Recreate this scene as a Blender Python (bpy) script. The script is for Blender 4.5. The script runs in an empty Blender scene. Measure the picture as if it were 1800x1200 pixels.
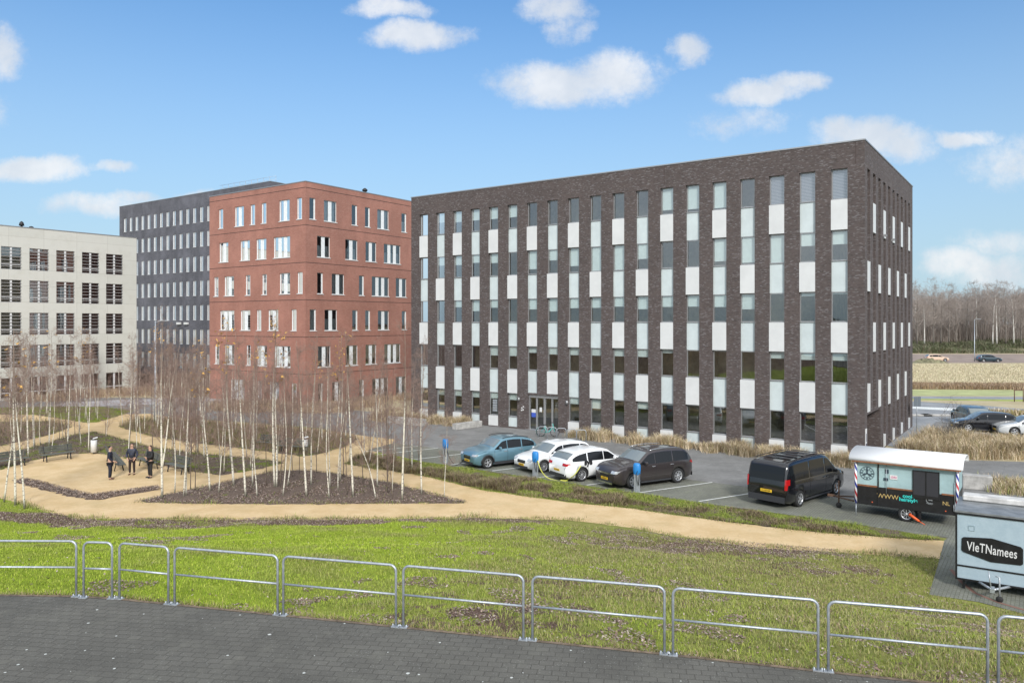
import bpy, bmesh, math, random
import numpy as np
from mathutils import Vector, Matrix
R = math.radians
SC = bpy.context.scene
COL = SC.collection
# ------------------------------------------------------------------ camera, sky, sun, exposure
F, HC, HY, CX = 1340.0, 8.4, 568.0, 900.0      # focal length in px of the 1800 px picture, eye height, horizon row
cam = bpy.data.cameras.new('camera'); co = bpy.data.objects.new('camera', cam); COL.objects.link(co)
co.location = (0, 0, HC); co.rotation_euler = (R(90), 0, 0)
cam.sensor_width = 36; cam.lens = 36 * F / 1800; cam.shift_y = -32 / 1800; cam.clip_start = 0.1; cam.clip_end = 6000
SC.camera = co
SUN_EL, SUN_AZ = R(32), R(172)                 # azimuth clockwise from +Y: behind the viewer, a little to the left
W = bpy.data.worlds.new('World'); SC.world = W; W.use_nodes = True
SC.view_settings.view_transform = 'Standard'; SC.view_settings.look = 'None'
SC.view_settings.gamma = 1; SC.view_settings.exposure = 0.6

class NT:
    def __init__(s, t): s.t = t; s.n = t.nodes; s.l = t.links
    def node(s, typ, **kw):
        nd = s.n.new(typ)
        for k, v in kw.items():
            if k.startswith('i_'):
                key = k[2:]; key = int(key) if key.isdigit() else key.replace('_', ' ')
                s.put(nd.inputs[key], v)
            else: setattr(nd, k, v)
        return nd
    def put(s, sock, v):
        if isinstance(v, bpy.types.NodeSocket): s.l.new(v, sock)
        else:
            if hasattr(sock, 'default_value') and isinstance(v, (tuple, list)) and len(v) == 3 and len(sock.default_value) == 4: v = (*v, 1)
            sock.default_value = v
    def math(s, op, a, b=0.5, c=None, clamp=False):
        nd = s.n.new('ShaderNodeMath'); nd.operation = op; nd.use_clamp = clamp
        s.put(nd.inputs[0], a); s.put(nd.inputs[1], b)
        if c is not None: s.put(nd.inputs[2], c)
        return nd.outputs[0]
    def mix(s, f, a, b, mode='MIX'):
        nd = s.n.new('ShaderNodeMix'); nd.data_type = 'RGBA'; nd.blend_type = mode
        s.put(nd.inputs[0], f); s.put(nd.inputs[6], a); s.put(nd.inputs[7], b)
        return nd.outputs[2]
    def noise(s, vec, scale, detail=4, rough=0.6, out=0):
        nd = s.n.new('ShaderNodeTexNoise'); nd.inputs['Scale'].default_value = scale; nd.inputs['Detail'].default_value = detail
        nd.inputs['Roughness'].default_value = rough
        if vec is not None: s.l.new(vec, nd.inputs['Vector'])
        return nd.outputs[out]
    def ramp(s, f, stops):
        nd = s.n.new('ShaderNodeValToRGB'); e = nd.color_ramp.elements
        while len(e) < len(stops): e.new(0.5)
        for i, (p, c) in enumerate(stops):
            e[i].position = p; e[i].color = (*c, 1) if len(c) == 3 else c
        s.put(nd.inputs[0], f); return nd.outputs[0]
    def mr(s, f, a, b, c=0.0, d=1.0):
        nd = s.n.new('ShaderNodeMapRange'); nd.interpolation_type = 'SMOOTHSTEP'
        for i, v in enumerate((f, a, b, c, d)): s.put(nd.inputs[i], v)
        return nd.outputs[0]

def build_world():
    t = NT(W.node_tree); t.n.clear()
    sky = t.node('ShaderNodeTexSky', sky_type='NISHITA', sun_disc=False, sun_elevation=SUN_EL, sun_rotation=SUN_AZ, air_density=1.15, dust_density=0.7, ozone_density=2.2)
    tc = t.node('ShaderNodeTexCoord'); sep = t.node('ShaderNodeSeparateXYZ'); t.l.new(tc.outputs['Generated'], sep.inputs[0])
    x, y, z = sep.outputs
    ay = t.math('MAXIMUM', t.math('ABSOLUTE', y), 0.25)
    u = t.math('DIVIDE', x, ay); v = t.math('DIVIDE', z, ay)
    uv = t.node('ShaderNodeCombineXYZ'); t.l.new(u, uv.inputs[0]); t.l.new(v, uv.inputs[1])
    vec = uv.outputs[0]
    # cloud banks: tangent-plane direction (u, v) and half sizes, all at infinity
    cl = [(740,58,82,28,1),(690,10,62,18,.8),(980,150,115,40,1),(1085,128,82,44,1),(1215,82,36,28,.9),(1335,166,82,22,.9),(1395,152,62,22,.9),(1530,240,100,34,1),(1590,250,60,34,.8),
          (1705,234,56,17,.9),(1770,285,60,42,.45),(975,12,55,24,.8),(55,298,78,24,1),(0,85,40,44,.8),(190,294,38,10,.7),(165,358,90,18,.75),(230,346,60,13,.7),(1690,468,60,26,.7),(1760,482,90,32,.6),
          (345,338,30,10,.7),(1300,212,60,22,.3),(630,455,200,30,.22),(1790,430,80,22,.4),(1000,45,30,30,.5),(-150,200,140,60,1),(2000,150,150,60,1),(500,-200,300,90,1),(1300,-300,320,80,1),(-300,-100,200,80,1)]
    d1 = t.noise(vec, 7.5, 7, 0.62, 1)
    wv = t.node('ShaderNodeVectorMath', operation='MULTIPLY_ADD'); t.l.new(d1, wv.inputs[0]); wv.inputs[1].default_value = (.085, .055, 0); t.l.new(vec, wv.inputs[2])
    s2 = t.node('ShaderNodeSeparateXYZ'); t.l.new(wv.outputs[0], s2.inputs[0]); U, V = s2.outputs[0], s2.outputs[1]
    acc = None
    for cx, cy, rx, ry, a in cl:
        cu = (cx - CX) / F + .0425; cv = (HY - cy) / F + .0275
        du = t.math('MULTIPLY', t.math('SUBTRACT', U, cu), F / (rx * 1.12)); dv = t.math('MULTIPLY', t.math('SUBTRACT', V, cv), F / (ry * 1.05))
        q = t.math('ADD', t.math('MULTIPLY', du, du), t.math('MULTIPLY', dv, dv))
        m = t.math('MULTIPLY', t.math('SUBTRACT', 1.0, q), a)
        acc = m if acc is None else t.math('MAXIMUM', acc, m)
    n2 = t.noise(vec, 17, 10, 0.72)
    f = t.math('ADD', acc, t.math('MULTIPLY', t.math('SUBTRACT', n2, 0.5), 2.4))
    f = t.mr(f, -0.35, 0.95)
    shade = t.mr(t.noise(vec, 9, 5, 0.6), 0.35, 0.7, 0.0, 1.0)
    ccol = t.mix(shade, (5.4, 5.7, 6.1), (7.1, 7.1, 7.1))
    hz = t.mr(z, -0.05, 0.50, 0.86, 0.0)       # thin high haze: pale towards the horizon
    base = t.mix(1.0, sky.outputs[0], (0.58, 0.93, 1.20), 'MULTIPLY')
    base = t.mix(hz, base, (3.75, 4.75, 5.6))
    c = t.mix(t.math('MULTIPLY', f, 0.82), base, ccol)
    # broken cloud deck added out of view, overhead and behind, as soft fill light
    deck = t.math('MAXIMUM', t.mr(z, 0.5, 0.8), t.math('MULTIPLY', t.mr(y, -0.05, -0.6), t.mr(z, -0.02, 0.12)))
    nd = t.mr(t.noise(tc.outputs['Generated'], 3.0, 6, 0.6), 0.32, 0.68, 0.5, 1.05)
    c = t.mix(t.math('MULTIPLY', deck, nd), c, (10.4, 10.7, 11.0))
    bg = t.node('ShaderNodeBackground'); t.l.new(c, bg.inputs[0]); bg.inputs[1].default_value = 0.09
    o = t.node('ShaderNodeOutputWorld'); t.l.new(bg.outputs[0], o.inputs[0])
build_world()
sun = bpy.data.lights.new('sun', 'SUN'); sun.energy = 2.2; sun.angle = R(10); sun.color = (1, .97, .93)
so = bpy.data.objects.new('sun', sun); COL.objects.link(so)
sd = Vector((math.sin(SUN_AZ) * math.cos(SUN_EL), math.cos(SUN_AZ) * math.cos(SUN_EL), math.sin(SUN_EL)))
so.rotation_euler = (-sd).to_track_quat('-Z', 'Y').to_euler(); so.location = (0, 0, 60)

# ------------------------------------------------------------------ helpers
def G(px, py, z=0.0):
    Y = F * (HC - z) / (py - HY)
    return Vector(((px - CX) / F * Y, Y, z))
def along(px, A, d):
    k = (px - CX) / F
    return (k * A[1] - A[0]) / (d[0] - k * d[1])
D1 = Vector((-1896, 1340, 0)).normalized(); D2 = Vector((D1.y, -D1.x, 0))
ROT = math.atan2(D2.y, D2.x)

def mat(name, color=(.5, .5, .5), rough=0.6, metal=0.0, spec=0.5, var=0.0, vscale=3.0, bump=0.0, bscale=40.0, coat=0.0, fn=None, coord='Object'):
    m = bpy.data.materials.new(name); m.use_nodes = True
    t = NT(m.node_tree); b = t.n['Principled BSDF']
    b.inputs['Roughness'].default_value = rough; b.inputs['Metallic'].default_value = metal
    b.inputs['Specular IOR Level'].default_value = spec; b.inputs['Base Color'].default_value = (*color, 1)
    if coat: b.inputs['Coat Weight'].default_value = coat; b.inputs['Coat Roughness'].default_value = 0.05
    tc = t.node('ShaderNodeTexCoord'); vec = tc.outputs[coord]
    if var:
        n = t.noise(vec, vscale, 6, 0.65)
        c = t.mix(t.mr(n, 0.3, 0.7), tuple(x * (1 - var) for x in color), tuple(min(1, x * (1 + var)) for x in color))
        t.l.new(c, b.inputs['Base Color'])
    if bump:
        bp = t.node('ShaderNodeBump'); bp.inputs['Strength'].default_value = bump; bp.inputs['Distance'].default_value = 0.02
        t.l.new(t.noise(vec, bscale, 5, 0.7), bp.inputs['Height']); t.l.new(bp.outputs[0], b.inputs['Normal'])
    if fn: fn(t, b, vec)
    return m

def brickmat(name, cols, mortar, uvw=(0.22, 0.065), speck=None, streak=0.25, rough=.8):
    def fn(t, b, vec):
        br = t.node('ShaderNodeTexBrick'); t.l.new(vec, br.inputs['Vector'])
        br.inputs['Scale'].default_value = 1; br.inputs['Brick Width'].default_value = uvw[0]; br.inputs['Row Height'].default_value = uvw[1]
        br.inputs['Mortar Size'].default_value = uvw[1] * .1; br.inputs['Mortar Smooth'].default_value = .3; br.inputs['Bias'].default_value = 0
        br.inputs['Color1'].default_value = (*cols[0], 1); br.inputs['Color2'].default_value = (*cols[1], 1); br.inputs['Mortar'].default_value = (*mortar, 1)
        mp = t.node('ShaderNodeMapping'); t.l.new(vec, mp.inputs[0]); mp.inputs['Scale'].default_value = (1 / uvw[0], 1 / uvw[1], 1)
        wn = t.node('ShaderNodeTexVoronoi'); wn.feature = 'F1'; t.l.new(mp.outputs[0], wn.inputs['Vector']); wn.inputs['Scale'].default_value = 1.35
        sp = t.node('ShaderNodeSeparateColor'); t.l.new(wn.outputs['Color'], sp.inputs[0])
        c = t.mix(t.mr(sp.outputs[0], .2, .9), br.outputs[0], cols[2])
        if speck:
            c = t.mix(t.mr(sp.outputs[1], .80, .92, 0, .5), c, speck)
            c = t.mix(t.mr(sp.outputs[2], .75, .9, 0, .5), c, tuple(x * .45 for x in cols[0]))
        mp2 = t.node('ShaderNodeMapping'); t.l.new(vec, mp2.inputs[0]); mp2.inputs['Scale'].default_value = (.9, .12, 1)
        st = t.noise(mp2.outputs[0], 1.2, 6, .6)
        c = t.mix(t.mr(st, .3, .75, 0, streak), c, tuple(x * .6 for x in cols[0]))
        st2 = t.noise(vec, .35, 4, .6)
        c = t.mix(t.mr(st2, .4, .75, 0, streak), c, tuple(min(1, x * 1.5) for x in cols[1]))
        t.l.new(c, b.inputs['Base Color'])
        bp = t.node('ShaderNodeBump'); bp.inputs['Strength'].default_value = .5; bp.inputs['Distance'].default_value = .01
        t.l.new(br.outputs['Fac'], bp.inputs['Height']); bp.invert = True; t.l.new(bp.outputs[0], b.inputs['Normal'])
    return mat(name, rough=rough, fn=fn, coord='UV')

def glassmat(name, tint=(.55, .6, .6), refl=0.16):
    m = bpy.data.materials.new(name); m.use_nodes = True; t = NT(m.node_tree); t.n.clear()
    tr = t.node('ShaderNodeBsdfTransparent'); tr.inputs[0].default_value = (*tint, 1)
    gl = t.node('ShaderNodeBsdfGlossy'); gl.inputs['Roughness'].default_value = .015; gl.inputs[0].default_value = (.92, .97, 1, 1)
    fr = t.node('ShaderNodeFresnel'); fr.inputs[0].default_value = 1.5
    tc = t.node('ShaderNodeTexCoord'); bp = t.node('ShaderNodeBump'); bp.inputs['Strength'].default_value = .04; bp.inputs['Distance'].default_value = .05
    t.l.new(t.noise(tc.outputs['Object'], .9, 2, .5), bp.inputs['Height']); t.l.new(bp.outputs[0], gl.inputs['Normal'])
    mx = t.node('ShaderNodeMixShader'); t.l.new(t.math('MAXIMUM', t.math('MULTIPLY', fr.outputs[0], 1.7), refl), mx.inputs[0])
    t.l.new(tr.outputs[0], mx.inputs[1]); t.l.new(gl.outputs[0], mx.inputs[2])
    o = t.node('ShaderNodeOutputMaterial'); t.l.new(mx.outputs[0], o.inputs[0]); return m

def attrmat(name, rough=.85, spec=.2, gain=1.0):
    def fn(t, b, vec):
        a = t.node('ShaderNodeAttribute', attribute_name='col'); t.l.new(a.outputs['Color'], b.inputs['Base Color'])
    return mat(name, rough=rough, spec=spec, fn=fn)

class MB:
    def __init__(s): s.v = []; s.f = []; s.m = []; s.uv = []; s.sm = []
    def face(s, pts, m=0, uv=None, smooth=False):
        n = len(s.v); s.v.extend([tuple(p) for p in pts]); s.f.append(tuple(range(n, n + len(pts)))); s.m.append(m); s.sm.append(smooth)
        s.uv.extend(uv if uv else [(0, 0)] * len(pts))
    def idx(s, verts, faces, m=0, smooth=False):
        n = len(s.v); s.v.extend([tuple(p) for p in verts])
        for f in faces:
            s.f.append(tuple(n + i for i in f)); s.m.append(m); s.sm.append(smooth); s.uv.extend([(s.v[n + i][0] + s.v[n + i][1], s.v[n + i][2]) for i in f])
    def box(s, c, size, rz=0, m=0, M=None, bev=0):
        x, y, z = (q / 2 for q in size)
        if bev:
            b = bev; vs = []; 
            for sz in (-1, 1):
                for (sx, sy) in ((-1, -1), (1, -1), (1, 1), (-1, 1)):
                    vs += [(sx * (x - b), sy * (y - b), sz * z), (sx * x, sy * (y - b), sz * (z - b)), (sx * (x - b), sy * y, sz * (z - b))]
            bm = bmesh.new()
            for p in vs: bm.verts.new(p)
            bmesh.ops.convex_hull(bm, input=bm.verts); bm.verts.index_update()
            vs = [v.co.copy() for v in bm.verts]; fs = [[v.index for v in f.verts] for f in bm.faces]; bm.free()
        else:
            vs = [(a * x, b * y, c2 * z) for c2 in (-1, 1) for (a, b) in ((-1, -1), (1, -1), (1, 1), (-1, 1))]
            fs = [(3, 2, 1, 0), (4, 5, 6, 7), (0, 1, 5, 4), (1, 2, 6, 5), (2, 3, 7, 6), (3, 0, 4, 7)]
        T = Matrix.Translation(Vector(c)) @ (M if M else Matrix.Rotation(rz, 4, 'Z'))
        s.idx([T @ Vector(p) for p in vs], fs, m)
    def tube(s, pts, r, n=6, m=0, smooth=True, cap=True):
        pts = [Vector(p) for p in pts]; rr = r if isinstance(r, (list, tuple)) else [r] * len(pts); vs = []; fs = []
        for i, p in enumerate(pts):
            d = (pts[min(i + 1, len(pts) - 1)] - pts[max(i - 1, 0)]).normalized()
            a = d.orthogonal() if i == 0 else (pa - d * pa.dot(d))
            a = a.normalized(); pa = a; b = d.cross(a)
            for k in range(n):
                t = 2 * math.pi * k / n; vs.append(p + (a * math.cos(t) + b * math.sin(t)) * rr[i])
        for i in range(len(pts) - 1):
            for k in range(n): fs.append((i * n + k, i * n + (k + 1) % n, (i + 1) * n + (k + 1) % n, (i + 1) * n + k))
        if cap: fs.append(tuple(range(n))[::-1]); fs.append(tuple((len(pts) - 1) * n + k for k in range(n)))
        s.idx(vs, fs, m, smooth)
    def lathe(s, prof, n=20, M=None, m=0, smooth=True):
        M = M or Matrix.Identity(4); vs = []; fs = []
        for (r, z) in prof:
            for k in range(n): t = 2 * math.pi * k / n; vs.append(M @ Vector((r * math.cos(t), r * math.sin(t), z)))
        for i in range(len(prof) - 1):
            for k in range(n): fs.append((i * n + k, i * n + (k + 1) % n, (i + 1) * n + (k + 1) % n, (i + 1) * n + k))
        s.idx(vs, fs, m, smooth)
    def build(s, name, mats, parent=None, recalc=False):
        me = bpy.data.meshes.new(name); me.from_pydata(s.v, [], s.f)
        for q in (mats if isinstance(mats, (list, tuple)) else [mats]): me.materials.append(q)
        me.polygons.foreach_set('material_index', s.m); me.polygons.foreach_set('use_smooth', s.sm)
        u = me.uv_layers.new(name='UVMap'); u.data.foreach_set('uv', [c for p in s.uv for c in p])
        if recalc:
            bm = bmesh.new(); bm.from_mesh(me); bmesh.ops.remove_doubles(bm, verts=bm.verts, dist=1e-4); bmesh.ops.recalc_face_normals(bm, faces=bm.faces); bm.to_mesh(me); bm.free()
        o = bpy.data.objects.new(name, me); COL.objects.link(o)
        if parent: o.parent = parent
        return o
def tag(o, label=None, cat=None, group=None, kind=None):
    if label: o['label'] = label
    if cat: o['category'] = cat
    if group: o['group'] = group
    if kind: o['kind'] = kind
    return o
def thing(name, label, cat, loc=(0, 0, 0), rz=0, group=None, scale=1):
    o = bpy.data.objects.new(name, None); COL.objects.link(o); o.location = loc; o.rotation_euler = (0, 0, rz); o.empty_display_size = .3
    o.scale = (scale,) * 3
    return tag(o, label, cat, group)
def kids(o): return [c for c in bpy.data.objects if c.parent == o]
def copy_tree(o, parent=None, ch=None):
    c = o.copy(); COL.objects.link(c); c.parent = parent
    for k in (ch[o.name] if ch else kids(o)): copy_tree(k, c, ch)
    return c
def childmap():
    d = {o.name: [] for o in bpy.data.objects}
    for o in bpy.data.objects:
        if o.parent: d[o.parent.name].append(o)
    return d
def npmesh(name, verts, faces, m, cols=None, parent=None, smooth=False):
    me = bpy.data.meshes.new(name); n = len(verts); k = faces.shape[1]
    me.vertices.add(n); me.vertices.foreach_set('co', verts.astype(np.float32).ravel())
    me.loops.add(faces.size); me.loops.foreach_set('vertex_index', faces.astype(np.int32).ravel())
    me.polygons.add(len(faces)); me.polygons.foreach_set('loop_start', np.arange(0, faces.size, k, dtype=np.int32))
    me.update(calc_edges=True)
    if smooth: me.polygons.foreach_set('use_smooth', np.ones(len(faces), bool))
    if cols is not None:
        a = me.color_attributes.new('col', 'FLOAT_COLOR', 'POINT'); c4 = np.ones((n, 4), np.float32); c4[:, :3] = cols; a.data.foreach_set('color', c4.ravel())
    for q in (m if isinstance(m, list) else [m]): me.materials.append(q)
    o = bpy.data.objects.new(name, me); COL.objects.link(o)
    if parent: o.parent = parent
    return o
def text(s, size, m, parent, loc, rot, name='lettering', align='CENTER', shear=0, bold=0, sx=1, spacing=1, line=1):
    c = bpy.data.curves.new(name, 'FONT'); c.body = s; c.size = size; c.align_x = align; c.align_y = 'CENTER'; c.extrude = .004; c.offset = bold; c.shear = shear; c.space_character = spacing; c.space_line = line
    o = bpy.data.objects.new(name, c); COL.objects.link(o); bpy.context.view_layer.update()
    me = bpy.data.meshes.new_from_object(o.evaluated_get(bpy.context.evaluated_depsgraph_get())); bpy.data.objects.remove(o); bpy.data.curves.remove(c)
    o = bpy.data.objects.new(name, me); COL.objects.link(o); me.materials.clear(); me.materials.append(m)
    o.parent = parent; o.location = loc; o.rotation_euler = rot; o.scale = (sx, 1, 1); return o
rng = np.random.default_rng(7); random.seed(5)
def inpoly(P, poly):
    x, y = P[:, 0], P[:, 1]; c = np.zeros(len(P), bool); n = len(poly)
    for i in range(n):
        x1, y1 = poly[i][0], poly[i][1]; x2, y2 = poly[(i + 1) % n][0], poly[(i + 1) % n][1]
        if y1 == y2: continue
        c ^= ((y1 > y) != (y2 > y)) & (x < (x2 - x1) * (y - y1) / (y2 - y1) + x1)
    return c
def dpoly(P, pl, closed=False):
    d = np.full(len(P), 1e9); n = len(pl)
    for i in range(n if closed else n - 1):
        a = np.array(pl[i][:2]); b = np.array(pl[(i + 1) % n][:2]); ab = b - a; L = ab @ ab + 1e-9
        t = np.clip(((P[:, :2] - a) @ ab) / L, 0, 1); q = a + t[:, None] * ab
        d = np.minimum(d, np.hypot(P[:, 0] - q[:, 0], P[:, 1] - q[:, 1]))
    return d
def scatter(poly, n):
    p = np.array([q[:2] for q in poly]); lo, hi = p.min(0), p.max(0); out = []; c = 0
    while c < n:
        q = rng.uniform(lo, hi, (n * 2, 2)); q = q[inpoly(q, poly)]; out.append(q); c += len(q)
        if len(q) == 0: break
    return np.concatenate(out)[:n]
def snoise(P, s, seed=0):
    r = np.random.default_rng(seed); v = np.zeros(len(P))
    for k in range(14):
        a = r.uniform(0, 6.28); f = s * r.uniform(.4, 2.2); v += np.sin(P[:, 0] * math.cos(a) * f + P[:, 1] * math.sin(a) * f + r.uniform(0, 6.28)) * (s / f) ** .5
    return v / 4

# ------------------------------------------------------------------ palette
M = {}
M['dbrick'] = brickmat('dark_brown_brick', ((.075, .057, .052), (.105, .080, .072), (.088, .068, .064)), (.085, .078, .072), uvw=(.20, .06), speck=(.23, .22, .225), streak=.15)
M['rbrick'] = brickmat('red_brick', ((.335, .15, .11), (.385, .18, .135), (.305, .138, .102)), (.32, .20, .155), streak=.3)
M['gbrick'] = brickmat('slate_grey_brick', ((.085, .085, .10), (.12, .12, .14), (.10, .10, .115)), (.09, .09, .10), speck=(.2, .2, .22), streak=.55)
def conc(t, b, vec):
    br = t.node('ShaderNodeTexBrick'); t.l.new(vec, br.inputs['Vector']); br.offset = 0
    br.inputs['Scale'].default_value = 1; br.inputs['Brick Width'].default_value = 3.55; br.inputs['Row Height'].default_value = 1.79; br.inputs['Mortar Size'].default_value = .012
    br.inputs['Color1'].default_value = (.53, .525, .47, 1); br.inputs['Color2'].default_value = (.57, .56, .505, 1); br.inputs['Mortar'].default_value = (.36, .34, .30, 1)
    n = t.noise(vec, .8, 7, .7); c = t.mix(t.mr(n, .45, .72, 0, .4), br.outputs[0], (.46, .44, .38))
    t.l.new(c, b.inputs['Base Color'])
M['beige'] = mat('beige_render', rough=.85, fn=conc, coord='UV')
M['panel'] = mat('white_flush_panel', (.61, .615, .605), .45, var=.05, vscale=.8)
M['gpanel'] = mat('pale_glass_panel', (.54, .60, .60), .2, var=.06, vscale=1.2)
M['alu'] = mat('aluminium', (.38, .38, .38), .4, .6)
M['white'] = mat('white_paint', (.64, .64, .63), .5, var=.04)
M['blind'] = mat('roller_blind', (.66, .72, .70), .7, var=.05)
M['lamel'] = mat('grey_slat_blind', rough=.5, fn=lambda t, b, v: (t.put(b.inputs['Base Color'], t.mix(t.math('GREATER_THAN', t.math('FRACT', t.math('MULTIPLY', t.node('ShaderNodeSeparateXYZ', i_0=v).outputs[2], 11.0), 0), .42), (.12, .12, .15), (.36, .36, .42))), None)[1])
M['glass'] = glassmat('window_glass', (.80, .84, .83), .19)
M['glassd'] = glassmat('dark_window_glass', (.25, .28, .28), .12)
M['inside'] = mat('office_interior', (.66, .55, .38), .9, var=.6, vscale=.35)
M['inside2'] = mat('dim_interior', (.16, .10, .09), .9, var=.6, vscale=.3)
M['mull'] = mat('grey_mullion', (.36, .37, .38), .6)
M['curtain'] = mat('white_curtain', (.72, .74, .74), .8, var=.08, vscale=6)
M['roofing'] = mat('roof_bitumen', (.12, .12, .12), .9, var=.2)
M['galv'] = mat('galvanised_steel', (.42, .45, .48), .42, .55, var=.18, vscale=14, bump=.15, bscale=60)
M['black'] = mat('black_plastic', (.015, .015, .017), .5)
M['rubber'] = mat('tyre_rubber', (.02, .02, .02), .8)
M['rim'] = mat('alloy_rim', (.55, .56, .58), .3, .7)
M['conc'] = mat('concrete', (.36, .35, .33), .9, var=.25, vscale=2.5, bump=.3, bscale=25)
M['bench'] = mat('dark_green_planks', (.10, .105, .09), .7, var=.35, vscale=5)
M['orange'] = mat('red_orange_clamp', (.75, .12, .03), .5)
M['rust'] = mat('rusty_steel', (.12, .07, .045), .8, var=.3)
M['blade'] = attrmat('grass_blades')
M['ddark'] = mat('groove_shadow_gap', (.05, .03, .028), .9)

# ------------------------------------------------------------------ ground
DZ = 3.22
deck_px = [(-700, 1046), (-300, 1043), (0, 1046), (135, 1048), (200, 1052), (300, 1062), (490, 1081), (700, 1102), (925, 1125), (1170, 1150), (1445, 1180), (1736, 1211), (2300, 1275), (3200, 1385)]
deck_edge = [G(x, y, DZ) for x, y in deck_px]
low_px = [(-1500, 790), (-600, 832), (0, 874), (45, 886), (78, 898), (140, 911), (400, 913), (600, 912), (850, 909), (1000, 913), (1100, 925), (1180, 941), (1330, 961), (1500, 971), (1652, 981), (1633, 1045), (1800, 1079), (2000, 1120), (2600, 1235), (4200, 1500)]
low_edge = [G(x, y) for x, y in low_px]
slope_poly = low_edge + deck_edge[::-1]
under_poly = deck_edge + [Vector((60, -40, 0)), Vector((-60, -40, 0))]
def terrain(P):
    z = np.zeros(len(P))
    ins = inpoly(P, slope_poly); q = P[ins]
    a = dpoly(q, low_edge); b = dpoly(q, deck_edge); t = a / (a + b + 1e-6)
    z[ins] = (DZ - .05) * (t * .55 + .45 * t * t * (3 - 2 * t)) + .05 * snoise(q, 1.6, 3) * np.minimum(1, np.minimum(a, b) / 1.5)
    z[inpoly(P, under_poly)] = DZ - .3
    bank = np.clip((P[:, 1] - 214) / 22, 0, 1) * np.clip((P[:, 0] - 30) / 60, 0, 1)
    z += bank * 2.6
    return z
def axis(segs):
    out = []
    for a, b, s in segs: out += list(np.arange(a, b, s))
    return np.array(out + [segs[-1][1]])
gx = axis([(-3000, -600, 400), (-600, -120, 40), (-120, -36, 4), (-36, 34, .3), (34, 200, 4), (200, 800, 50), (800, 3200, 400)])
gy = axis([(-60, 6, 6), (6, 38, .25), (38, 60, 1.2), (60, 230, 4), (230, 800, 57), (800, 4000, 400)])
XX, YY = np.meshgrid(gx, gy); P2 = np.stack([XX.ravel(), YY.ravel()], 1)
ZZ = terrain(P2)
litter_polys = [[G(x, y) for x, y in [(-600, 850), (0, 905), (80, 900), (140, 911), (400, 913), (600, 912), (850, 909), (1000, 913), (940, 925), (800, 925), (500, 930), (380, 943), (160, 948), (90, 930), (0, 925), (-600, 900)]]]
def masks(P):
    m = np.zeros((len(P), 3))
    lit = np.zeros(len(P))
    for pl in litter_polys:
        d = dpoly(P, pl, True); i = inpoly(P, pl); lit = np.maximum(lit, np.clip(.5 + np.where(i, d, -d) / .9, 0, 1))
    # scattered worn, leafy patches towards the right of the lawn
    r = np.clip((P[:, 0] - 2) / 9, 0, 1) * .33 + np.clip(1 - dpoly(P, deck_edge) / 3.0, 0, 1) * .38 * np.clip((P[:, 0] + 4) / 5, 0, 1)
    pt = np.clip(snoise(P, .9, 77) * .55 + snoise(P, .35, 78) * .35, -.35, .6) * np.clip((P[:, 0] + 10) / 10, .3, 1)
    m[:, 0] = np.clip(lit + r + pt * .7, 0, 1)
    m[:, 1] = np.clip(1 - (P[:, 0] + 5) / 10 - .35 * np.clip(snoise(P, .8, 79), 0, 1), .0, 1)             # lush on the left, worn on the right
    m[:, 2] = (P[:, 1] > 60) | ((P[:, 0] > 22) & (P[:, 1] > 36))       # rough field beyond
    fw = P[:, 1] > 233; m[fw, 0] = 1; m[fw, 2] = 0; m[fw, 1] = 0
    bk = (P[:, 1] < 0) | (P[:, 0] < -42) & (P[:, 1] < 60); m[bk, 0] = 1; m[bk, 1] = 0; m[bk, 2] = 0
    return m
def ground_fn(t, b, vec):
    a = t.node('ShaderNodeAttribute', attribute_name='col'); s = t.node('ShaderNodeSeparateColor'); t.l.new(a.outputs['Color'], s.inputs[0])
    n1 = t.noise(vec, .55, 6, .62); n2 = t.noise(vec, 3.2, 6, .7); n3 = t.noise(vec, 22, 5, .75); n4 = t.noise(vec, 1.3, 5, .65)
    lush = t.mix(t.mr(n2, .3, .7), (.20, .27, .022), (.31, .375, .04))
    lush = t.mix(t.mr(n1, .42, .66, 0, .75), lush, (.32, .38, .06))
    worn = t.mix(t.mr(n2, .3, .7), (.19, .205, .05), (.30, .28, .10))
    g = t.mix(t.math('ADD', s.outputs[1], t.math('MULTIPLY', t.math('SUBTRACT', n1, .5), 1.6), clamp=True), worn, lush)
    g = t.mix(t.mr(n3, .35, .75, 0, .5), g, (.09, .11, .02))
    leaf = t.ramp(n3, [(.3, (.05, .034, .026)), (.5, (.13, .085, .065)), (.62, (.21, .15, .12)), (.75, (.34, .27, .22))])
    lf = t.math('ADD', s.outputs[0], t.math('ADD', t.math('MULTIPLY', t.math('SUBTRACT', n4, .5), 2.2), t.math('MULTIPLY', t.math('SUBTRACT', n3, .5), .8)))
    g = t.mix(t.mr(lf, .42, .62), g, leaf)
    field = t.mix(t.mr(t.noise(vec, .12, 6, .7), .35, .65), (.50, .43, .29), (.40, .34, .21))
    field = t.mix(t.mr(n4, .5, .7, 0, .3), field, (.36, .28, .20))
    g = t.mix(s.outputs[2], g, field)
    t.l.new(g, b.inputs['Base Color'])
    bp = t.node('ShaderNodeBump'); bp.inputs['Strength'].default_value = .6; bp.inputs['Distance'].default_value = .05; t.l.new(n3, bp.inputs['Height']); t.l.new(bp.outputs[0], b.inputs['Normal'])
M['ground'] = mat('lawn_and_field', rough=.95, spec=.1, fn=ground_fn)
nx, ny = len(gx), len(gy); ii = np.arange(nx * ny).reshape(ny, nx)
fc = np.stack([ii[:-1, :-1], ii[:-1, 1:], ii[1:, 1:], ii[1:, :-1]], -1).reshape(-1, 4)
tag(npmesh('ground', np.column_stack([P2, ZZ]), fc, M['ground'], masks(P2), smooth=True), 'grassy lawn bank and open field', kind='structure')

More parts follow.
